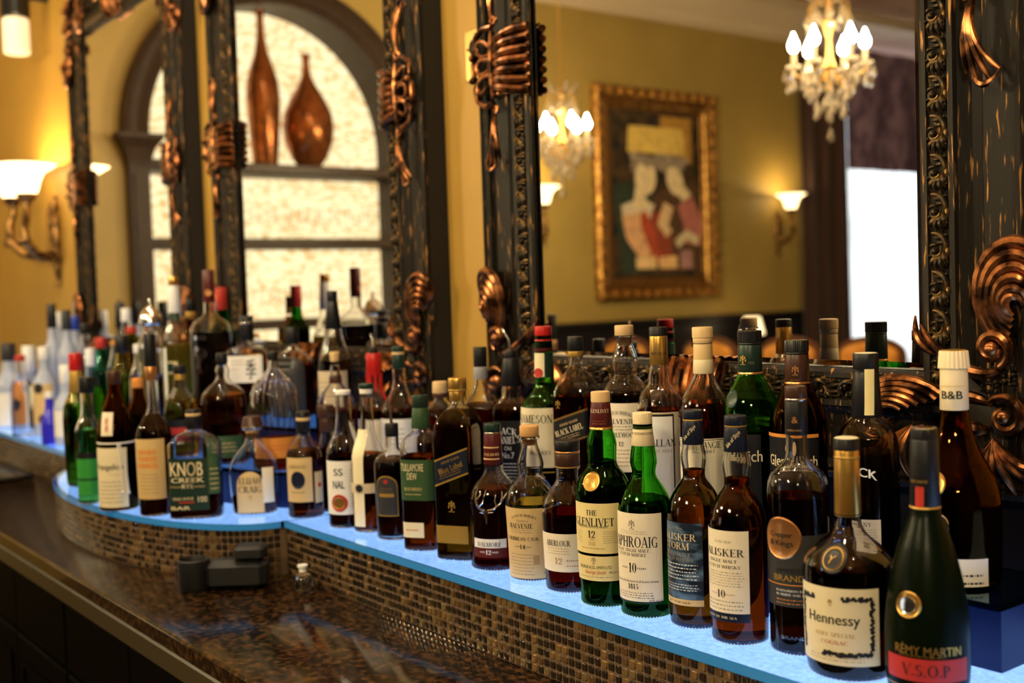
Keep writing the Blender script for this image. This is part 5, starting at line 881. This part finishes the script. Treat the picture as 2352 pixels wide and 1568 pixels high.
# recessed downlights over the back bar
M_down = glow('downlight_lens', (1.0, .84, .56), 800)
def downlight(x, label):
    d = empty('downlight', (x, .62, Z_CEIL), 0, label, 'ceiling light', 'recessed downlights over the back bar')
    MB().lathe([(-.014, .060), (-.012, .072), (-.0005, .075)], 24, cap0=False).build('trim_ring', PM['whitecap'], d); MB().lathe([(-.0125, .045), (-.0115, .046)], 20).build('lens', M_down, d); return d
for x_, l_ in ((.1, 'recessed ceiling downlight farthest from the mirrors'), (-1.0, 'recessed ceiling downlight above the cognac bottles'), (-2.1, 'recessed ceiling downlight above the wall strip with the switch plate'), (-3.2, 'recessed ceiling downlight above the bowed step'), (-4.3, 'recessed ceiling downlight above the farthest mirror')): downlight(x_, l_)
# ------------------------------------------------------------------ sconces
M_shade = mat('frosted_shade', (.95, .85, .66), .5, emit=4.5, ecol=(1.0, .72, .36))
M_sbulb = glow('sconce_bulb', (1.0, .74, .36), 420)
M_scb = noisy(mat('antique_sconce_metal', (.14, .07, .025), .4, .8), (.05, .025, .01), (.40, .22, .07), 30, 4)
def make_sconce(label, loc, rz, two):
    s = empty('wall_sconce', loc, rz, label, 'wall lamp')   # local: wall at y=0, room toward -y, z=0 at the shade's rim height
    pl = MB(); pl.tube([(0, -.012, -.50), (0, -.014, -.42), (0, -.016, -.30), (0, -.014, -.20), (0, -.010, -.12)], [.018, .034, .046, .040, .012], 10, sq=.5, nrm=(0, 1, 0)); pl.ball((0, -.015, -.52), .014, 8)
    for sx in (-1, 1): pl.tube([(0, -.02, -.30), (sx*.03, -.03, -.25), (sx*.035, -.03, -.19), (sx*.02, -.02, -.15)], [.010, .012, .010, .005], 7)
    pl.build('wall_plate', M_scb, s)
    for k, sx in enumerate((-.115, .115) if two else (0,)):
        yo = -.16
        arm = MB(); arm.tube([(0, -.02, -.36), (sx*.3, -.06, -.40), (sx*.8, -.13, -.38), (sx*1.05, yo-.02, -.32), (sx*1.1, yo-.015, -.25), (sx, yo, -.20), (sx, yo, -.15)], [.014, .020, .018, .024, .020, .015, .016], 9)
        arm.ball((sx*1.05, yo-.03, -.33), .018, 9); arm.lathe([(-.165, .008), (-.155, .030), (-.135, .042), (-.125, .044)], 16, c=(sx, yo)); ao = arm.build('arm', M_scb, s)
        sh = MB(); pr_ = [(-.135, .020), (-.13, .040), (-.10, .052), (-.06, .062), (-.03, .080), (-.010, .112), (0, .130), (-.003, .126), (-.034, .076), (-.10, .046), (-.125, .03)]
        sh.lathe(pr_, 28, c=(sx, yo), cap0=False, cap1=False); sh.build('shade', M_shade, ao)
        MB().ball((sx, yo, -.03), .022, 10).build('bulb', M_sbulb, ao)
    return s
make_sconce('two armed antique sconce with glowing glass shades beside the farthest mirror', (-5.36, WALL_Y-.0005, ZS+1.09), 0, True)
pL = in_mirror(1246, 428, LEFT_X+.16); pR = in_mirror(1816, 446, LEFT_X+.16)
make_sconce('single shade wall sconce between the arched niche and the framed painting', (LEFT_X+.0005, pL[1], pL[2]), math.pi/2, False)
make_sconce('single shade wall sconce between the framed painting and the dark drape', (LEFT_X+.0005, pR[1], pR[2]), math.pi/2, False)
# small spot lamp high on the wall
sp = empty('spot_lamp', (-5.36, WALL_Y, ZS+1.645), 0, 'white cylinder spot lamp in black housing high on the wall past the sconce', 'lamp')
MB().lathe([(.10, .05), (.11, .062), (.22, .062), (.23, .04)], 20, c=(0, -.14)).build('housing', M_black, sp)
MB().lathe([(-.055, .050), (-.05, .056), (.09, .056), (.10, .05)], 20, c=(0, -.14)).build('lamp_glass', mat('warm_white_lamp', (.9, .8, .55), .4, emit=.7, ecol=(1, .8, .5)), sp)
MB().tube([(0, -.0005, .20), (0, -.08, .20)], .014, 8).build('bracket', M_black, sp)
# ------------------------------------------------------------------ arched niche on the left wall
M_niche = noisy(mat('niche_wood', (.055, .035, .022), .45, spec=.25), (.030, .019, .012), (.055, .033, .02), 12, 4, .3, .7, (1, 6, 1))
M_onyx = glow('backlit_onyx', (1, .8, .45), 3)
def onyx():
    m = M_onyx; t = m.node_tree; N = t.nodes; L = t.links; e = N['Emission']
    tc = N.new('ShaderNodeTexCoord'); mp = N.new('ShaderNodeMapping'); mp.inputs['Scale'].default_value = (1, 1, 2.6); L.new(tc.outputs['Object'], mp.inputs[0])
    tx = N.new('ShaderNodeTexNoise'); tx.inputs['Scale'].default_value = 22; tx.inputs['Detail'].default_value = 5; L.new(mp.outputs[0], tx.inputs['Vector'])
    r = N.new('ShaderNodeValToRGB'); r.color_ramp.elements[0].position = .33; r.color_ramp.elements[1].position = .56
    r.color_ramp.elements[0].color = (.62, .34, .09, 1); r.color_ramp.elements[1].color = (1, .84, .50, 1)
    L.new(tx.outputs['Fac'], r.inputs[0]); L.new(r.outputs[0], e.inputs[0]); e.inputs[1].default_value = 1.6
onyx()
ND = .30
nr = empty('arched_niche', (LEFT_X, NC, 0), 0, 'dark wood arched niche with backlit onyx panel and shelves in the end wall', 'niche')
arc = np.linspace(0, math.pi, 41)
nb = MB()                                   # lining of the recess
A_ = [((NR-.001)*math.cos(a), NZ+(NR-.001)*math.sin(a)) for a in arc]; path = [(NR-.001, NB+.001)]+A_+[(-NR+.001, NB+.001)]
for (a, b) in zip(path[:-1], path[1:]): nb.add([(0, *a), (0, *b), (-ND, *b), (-ND, *a)], [(0, 1, 2, 3)])
nb.add([(0, -NR+.001, NB+.001), (0, NR-.001, NB+.001), (-ND, NR-.001, NB+.001), (-ND, -NR+.001, NB+.001)], [(0, 1, 2, 3)]); nb.build('lining', M_niche, nr)
pb = MB(); pb.add([(-ND+.004, y, z) for y, z in path], [tuple(range(len(path)))]); pb.build('onyx_panel', M_onyx, nr, False)
am = MB(); prof = [(-.02, .0), (-.02, .05), (0, .065), (.03, .05), (.06, .075), (.10, .07), (.12, .095), (.14, .085), (.14, .0005)]
for (p, q) in zip(prof[:-1], prof[1:]):
    for a, b in zip(arc[:-1], arc[1:]):
        def pt(pp, ang): return (pp[1], (NR+pp[0])*math.cos(ang), NZ+(NR+pp[0])*math.sin(ang))
        am.add([pt(p, a), pt(p, b), pt(q, b), pt(q, a)], [(0, 1, 2, 3)])
am.build('arch_moulding', M_niche, nr, angle=30)
for s in (1, -1):
    pm = MB(); pm.box((.0005, s*(NR+.05)-.06, .0), (.06, s*(NR+.05)+.06, NZ-.18)); pm.box((.0, s*(NR+.05)-.035, .12), (.07, s*(NR+.05)+.035, NZ-.22)); po = pm.build('pilaster', M_niche, nr, False)
    cp = MB()
    R = [[(.0005, s*(NR+.05)-w, z), (o, s*(NR+.05)-w, z), (o, s*(NR+.05)+w, z), (.0005, s*(NR+.05)+w, z)] for z, w, o in ((NZ-.18, .065, .065), (NZ-.15, .07, .07), (NZ-.13, .075, .075), (NZ-.08, .09, .09), (NZ-.03, .125, .125), (NZ-.025, .13, .13), (NZ, .13, .13))]
    cp.rings(R); cp.build('capital', M_niche, po, False)
SH = [ZS+1.30, ZS+.845, ZS+.345]
for z in SH:
    b = MB(); b.bbox((-ND+.006, -NR+.003, z-.06), (.035, NR-.003, z), .008); b.build('shelf', M_niche, nr)
MB().box((-ND+.005, -NR+.003, NB+.001), (-.02, NR-.003, ZS-.1)).build('base_panel', M_niche, nr, False)
def vase(label, yc, z, prof):
    mb = MB(); mb.lathe(prof, 36, cap1=False); o = mb.build('copper_vase', M_vase, None, loc=(LEFT_X-.10, yc, z)); return tag(o, label, 'vase')
M_vase = noisy(mat('burnished_copper', (.33, .11, .035), .16, .75), (.22, .065, .02), (.42, .15, .045), 14, 3, .35, .65)
yv1 = in_mirror(610, 370, LEFT_X-.1)[1]; yv2 = in_mirror(711, 370, LEFT_X-.1)[1]
vase('tall slim copper vase with a long thin neck on the niche shelf', yv1, SH[0]+.0005, [(0, .075), (.02, .08), (.25, .098), (.42, .106), (.52, .100), (.62, .07), (.70, .042), (.80, .026), (.92, .022), (.96, .030), (.955, .022)])
vase('round bellied copper vase with a narrow neck on the niche shelf', yv2, SH[0]+.0005, [(0, .065), (.01, .075), (.06, .115), (.16, .155), (.25, .165), (.34, .155), (.44, .110), (.52, .06), (.58, .032), (.66, .022), (.72, .030), (.715, .02)])
# stemware on the two lower niche shelves
gm = MB(); gm.lathe([(0, .036), (.003, .034), (.006, .005), (.08, .0045), (.095, .022), (.13, .037), (.17, .036), (.20, .031)], 16, cap1=False)
M_stem = shell_glass('stemware', (.99, .985, .98), ior=1.10, edge=.93)
gs = None
for row, z in enumerate(SH[1:]):
    for k in range(13):
        yy = NC+.66-k*.11; loc = (LEFT_X-.06, yy, z+.0005)
        if gs is None: gs = gm.build('wine_glass', M_stem, None, loc=loc); o = gs
        else: o = inst(gs, None, loc)
        tag(o, 'clear wine glass in the row on the %s niche shelf' % ('middle' if row == 0 else 'bottom'), 'glass', 'wine glasses on the %s niche shelf' % ('middle' if row == 0 else 'bottom'))
# ------------------------------------------------------------------ framed painting
PX = LEFT_X+.05
c0 = in_mirror(1364, 199, PX); c1_ = in_mirror(1654, 679, PX); PYm = (c0[1]+c1_[1])/2; PH = (c0[2]+c1_[2])/2+.0
hw = abs(c0[1]-c1_[1])/2; hh = 0.815; PH = ZS+1.195
pf = empty('framed_painting', (LEFT_X, PYm, PH), 0, 'large painting of two figures in a heavy gilt frame between the wall sconces', 'painting')
M_giltf = noisy(mat('gilt_frame', (.5, .25, .06), .35, .85), (.20, .085, .02), (.72, .40, .10), 26, 5, .4, .62, bump=.6)
M_giltp = mat('plain_gilt', (.30, .14, .04), .4, .7)
mb = MB(); fp = [(0, .0005), (0, .05), (.02, .065), (.06, .05), (.09, .035), (.12, .045), (.14, .03), (.165, .03), (.17, .02)]
for (p, q) in zip(fp[:-1], fp[1:]):
    a = [(p[1], -hw+p[0], -hh+p[0]), (p[1], hw-p[0], -hh+p[0]), (p[1], hw-p[0], hh-p[0]), (p[1], -hw+p[0], hh-p[0])]; b = [(q[1], -hw+q[0], -hh+q[0]), (q[1], hw-q[0], -hh+q[0]), (q[1], hw-q[0], hh-q[0]), (q[1], -hw+q[0], hh-q[0])]
    mb.add(a+b, [(i, (i+1) % 4, 4+(i+1) % 4, 4+i) for i in range(4)], 1 if fp.index(p) in (4, 6) else 0)
mb.build('frame', [M_giltf, M_giltp], pf, False)
cm = MB(); rnd = random.Random(5)
def clump():
    b = MB()
    for k in range(7):
        a = k*.9; b.tube(bez((0, 0), (.02*math.cos(a), .02*math.sin(a)), (.035*math.cos(a+.5), .035*math.sin(a+.5)), n=6, hump=.008), taper(6, .010), 6, nrm=(0, 1, 0))
    b.ball((0, -.008, 0), .012, 8); return b
cl = clump().build('carved_rosette', M_giltf, pf, loc=(.066, -hw+.04, -hh+.04), rot=(0, 0, math.pi/2))
ny, nz_ = 11, 14
for k in range(ny+1):
    for z in (-hh+.04, hh-.04):
        if (k, z) != (0, -hh+.04): inst(cl, pf, (.062, -hw+.04+(2*hw-.08)*k/ny, z), (0, 0, math.pi/2), (1.2, 1.2, 1.2))
for k in range(1, nz_):
    for y in (-hw+.04, hw-.04): inst(cl, pf, (.062, y, -hh+.04+(2*hh-.08)*k/nz_), (0, 0, math.pi/2), (1.2, 1.2, 1.2))
cw, ch_ = hw-.17, hh-.17
MB().box((.0005, -hw+.14, -hh+.14), (.022, hw-.14, hh-.14)).build('canvas', noisy(mat('painted_ground', (.03, .02, .015), .6), (.012, .014, .012), (.09, .05, .02), 9, 5, .35, .65), pf, False)
# flat painted shapes; u 0..1 across as seen in the mirror (to the right), v 0..1 down
def paint(shape, col, lay):
    m = noisy(mat('paint_%d_%d_%d' % tuple(int(c*255) for c in col), col, .6), tuple(min(1, c*.8) for c in col), tuple(min(1, c*1.25) for c in col), 25, 4, .3, .6)
    v = [(.0222+.0004*lay, cw-2*cw*u, ch_-2*ch_*w) for u, w in shape]; b = MB(); b.add(v, [tuple(range(len(v)))]); b.build('painted_shape', m, pf, False)
def oval(cx, cy, rx, ry, tilt=0, n=22): return [(cx+rx*math.cos(a)*math.cos(tilt)-ry*math.sin(a)*math.sin(tilt)*1.0, cy+rx*math.cos(a)*math.sin(tilt)*.55+ry*math.sin(a)*math.cos(tilt)) for a in np.linspace(0, 2*math.pi, n, False)]
def strip(pts, w):
    P = np.array(pts, float); L = []; R_ = []
    for i, p in enumerate(P):
        t = P[min(i+1, len(P)-1)]-P[max(i-1, 0)]; t = t/np.hypot(*t); n = np.array([-t[1], t[0]*.55]); ww = w[i] if hasattr(w, '__len__') else w; L.append(p+n*ww); R_.append(p-n*ww)
    return [tuple(p) for p in L+R_[::-1]]
cream = (.78, .62, .36); red = (.42, .07, .03); brown = (.10, .05, .025)
paint([(.55, .02), (.9, .02), (.9, .30), (.55, .30)], (.42, .22, .04), 1); paint([(.20, .09), (.80, .09), (.82, .25), (.18, .25)], (.72, .50, .12), 2)
paint([(.02, .45), (.3, .42), (.5, .55), (.55, .95), (.1, .98)], (.03, .045, .03), 1); paint([(.45, .5), (.95, .42), (.97, .95), (.5, .97)], brown, 2)
paint(oval(.36, .33, .15, .07), (.26, .20, .14), 3); paint(oval(.66, .31, .16, .06), (.30, .24, .18), 3)
paint(oval(.37, .40, .115, .105, .1), cream, 4); paint(strip([(.33, .45), (.30, .53), (.34, .58)], [.07, .06, .10]), cream, 5)
paint(oval(.70, .41, .095, .10, -.5), cream, 4); paint(strip([(.73, .44), (.84, .52)], [.06, .07]), cream, 5)
paint([(.10, .57), (.28, .53), (.46, .56), (.40, .66), (.12, .68)], (.72, .60, .42), 4)
paint(strip([(.20, .62), (.23, .74), (.36, .88)], [.10, .10, .07]), (.70, .40, .20), 6); paint(strip([(.30, .62), (.38, .75), (.42, .92)], [.08, .09, .12]), red, 5)
paint(strip([(.62, .56), (.55, .68), (.62, .74)], [.06, .06, .05]), (.74, .52, .28), 7); paint(strip([(.80, .53), (.90, .66), (.88, .80)], [.10, .12, .10]), (.45, .16, .13), 5)
paint(strip([(.5, .6), (.52, .75), (.5, .92)], [.08, .12, .16]), (.28, .06, .03), 4); paint(strip([(.70, .80), (.82, .74), (.95, .78)], .05), (.66, .55, .34), 7)
paint([(.24, .88), (.46, .87), (.47, .95), (.25, .95)], (.80, .55, .26), 8); paint([(.50, .88), (.70, .87), (.70, .95), (.50, .95)], (.82, .50, .22), 8); paint([(.74, .84), (.88, .84), (.88, .95), (.74, .95)], (.40, .22, .20), 8)
for x in np.linspace(.25, .8, 9): paint(oval(x, .29+.02*math.sin(x*20), .05, .025), (.35, .28, .20), 9)
# ------------------------------------------------------------------ window, sheers, drapes, valance
wn = empty('window_1', (LEFT_X, 0, 0), kind='structure')
M_wf = mat('window_frame_paint', (.6, .6, .58), .4)
fr = MB(); x = -.16
for y in (WY0+.03, (WY0+WY1)/2, WY1-.03): fr.box((x-.03, y-.03, WZ0), (x+.03, y+.03, WZ1))
for z in (WZ0+.03, ZS+.92, WZ1-.03): fr.box((x-.03, WY0, z-.03), (x+.03, WY1, z+.03))
fr.build('window_frame', M_wf, wn, False)
pn = MB(); pn.box((x-.004, WY0+.06, WZ0+.06), (x+.004, WY1-.06, WZ1-.06)); pn.build('pane', shell_glass('window_glass', (.97, .98, .98)), wn, False)
M_sheer = bpy.data.materials.new('sheer'); M_sheer.use_nodes = True; t = M_sheer.node_tree; N = t.nodes; L = t.links; N.remove(N['Principled BSDF'])
tl = N.new('ShaderNodeBsdfTranslucent'); tl.inputs[0].default_value = (.92, .92, .88, 1); df = N.new('ShaderNodeBsdfDiffuse'); df.inputs[0].default_value = (.85, .84, .8, 1); tp = N.new('ShaderNodeBsdfTransparent')
m1 = N.new('ShaderNodeMixShader'); m1.inputs[0].default_value = .3; m2 = N.new('ShaderNodeMixShader'); m2.inputs[0].default_value = .25
L.new(tl.outputs[0], m1.inputs[1]); L.new(df.outputs[0], m1.inputs[2]); L.new(m1.outputs[0], m2.inputs[1]); L.new(tp.outputs[0], m2.inputs[2]); L.new(m2.outputs[0], N['Material Output'].inputs[0])
def cloth(name, y0, y1, z0, z1, x0, amp, wl, m, label, cat, thick=.004, tie=None):
    n = int(abs(y1-y0)/wl*8); mb = MB(); nz = 14; vs = []
    for j in range(nz+1):
        for i in range(n+1):
            u = i/n; y = y0+(y1-y0)*u; zz = z0+(z1-z0)*j/nz; sq = 1 if tie is None else 1-tie*math.exp(-((j/nz-.45)/.22)**2)
            yy = y0+(y-y0)*sq; vs.append((x0+amp*math.sin(2*math.pi*(y-y0)/wl)+.3*amp*math.sin(5.1*(y-y0)/wl+zz), yy, zz))
    mb.add(vs, [(j*(n+1)+i, j*(n+1)+i+1, (j+1)*(n+1)+i+1, (j+1)*(n+1)+i) for j in range(nz) for i in range(n)])
    o = mb.build(name, m); return tag(o, label, cat)
cloth('sheer_curtain', WY1-.05, WY0+.48, .02, ZS+2.40, LEFT_X+.06, .022, .16, M_sheer, 'white sheer curtain glowing with daylight below the purple valance', 'curtain')
M_drape = mat('brown_velvet', (.045, .016, .009), .8); M_drape.node_tree.nodes['Principled BSDF'].inputs['Sheen Weight'].default_value = .3
yd0 = in_mirror(1842, 500, LEFT_X+.12)[1]; yd1 = in_mirror(1952, 600, LEFT_X+.12)[1]
cloth('drape', yd0, yd1-.02, .01, ZS+2.45, LEFT_X+.12, .035, .20, M_drape, 'dark brown velvet drape hanging beside the single shade sconce', 'curtain')
cloth('drape', WY0+.45, WY0-.3, .01, ZS+2.45, LEFT_X+.12, .035, .20, M_drape, 'dark brown velvet drape on the far side of the sheer curtain', 'curtain')
M_val = noisy(mat('purple_damask', (.05, .028, .05), .6), (.19, .125, .22), (.38, .27, .40), 9, 2, .45, .55, (1, 1, .7))
vz = in_mirror(1950, 388, LEFT_X+.22)[2]
cloth('valance', WY1+.12, WY0-.32, vz, ZS+2.53, LEFT_X+.22, .016, .5, M_val, 'purple damask valance across the top of the window', 'valance')
# ------------------------------------------------------------------ bar stools, lamp, console on the guest side
M_leather = noisy(mat('amber_leather', (.50, .20, .03), .38), (.42, .16, .022), (.60, .26, .045), 12, 3)
M_stw = mat('stool_wood', (.10, .035, .015), .3)
def make_stool():
    s = empty('bar_stool', (0, 0, 0), 0, 'wooden bar stool with rounded amber leather back seen in the mirror', 'stool', 'bar stools on the guest side')
    MB().bbox((-.21, -.21, .70), (.21, .21, .77), .02).build('seat', M_leather, s)
    def backp(ins, y, zt): return [(-.22+ins, y, .80+ins)]+[(-(.22-ins)*math.cos(a), y, zt-.10+(.10-ins)*math.sin(a)) for a in np.linspace(0, math.pi, 14)]+[(.22-ins, y, .80+ins)]
    MB().rings([backp(0, .18, 1.20), backp(0, .21, 1.20)]).build('back_frame', M_stw, s, False)
    MB().rings([backp(.035, .18, 1.20), backp(.045, .155, 1.20), backp(.08, .148, 1.20)]).build('backrest', M_leather, s)
    for sx in (-1, 1):
        for sy in (-1, 1): MB().tube([(sx*.17, sy*.17, .71), (sx*.20, sy*.20, 0)], [.022, .016], 8).build('leg', M_stw, s)
    MB().tube([(-.19, -.19, .28), (.19, -.19, .28)], .012, 8).build('foot_rail', M_stw, s)
    MB().tube([(-.2, .19, .70), (-.2, .195, .82)], .016, 8).build('back_post', M_stw, s); MB().tube([(.2, .19, .70), (.2, .195, .82)], .016, 8).build('back_post', M_stw, s)
    return s
st0 = make_stool()
p_a = on_z(1388, 772, 1.20); p_b = on_z(1955, 778, 1.20)
for k, px in enumerate((1388, 1580, 1765, 1950)):
    q = on_z(px, 775, 1.20); o = st0 if k == 0 else copy_tree(st0); yy = 2*GLASS_Y-q[1]; yy = max(yy, -6.2)
    o.location = (q[0], yy, 0); o.rotation_euler = (0, 0, math.pi)
q = in_mirror(1733, 775, LEFT_X+.30); cn = empty('console_table', (LEFT_X+.06, q[1], 0), 0, 'narrow dark console table below the framed painting', 'table')
MB().bbox((0, -.5, .86), (.42, .5, .90), .006).build('tabletop', M_stw, cn)
for sx in (.03, .39):
    for sy in (-.45, .45): MB().tube([(sx, sy, .86), (sx, sy, 0)], [.025, .016], 8).build('leg', M_stw, cn)
lp = empty('table_lamp', (LEFT_X+.28, q[1], .9005), 0, 'small table lamp with cream shade on the narrow console table', 'lamp')
MB().lathe([(0, .07), (.015, .07), (.03, .02), (.08, .05), (.13, .03), (.16, .012), (.24, .010)], 18).build('base', M_gilt, lp)
MB().lathe([(.20, .10), (.34, .065)], 24, cap0=False, cap1=False).build('lamp_shade', mat('lamp_shade_cloth', (.9, .75, .5), .7, emit=2.2, ecol=(1, .76, .42)), lp)
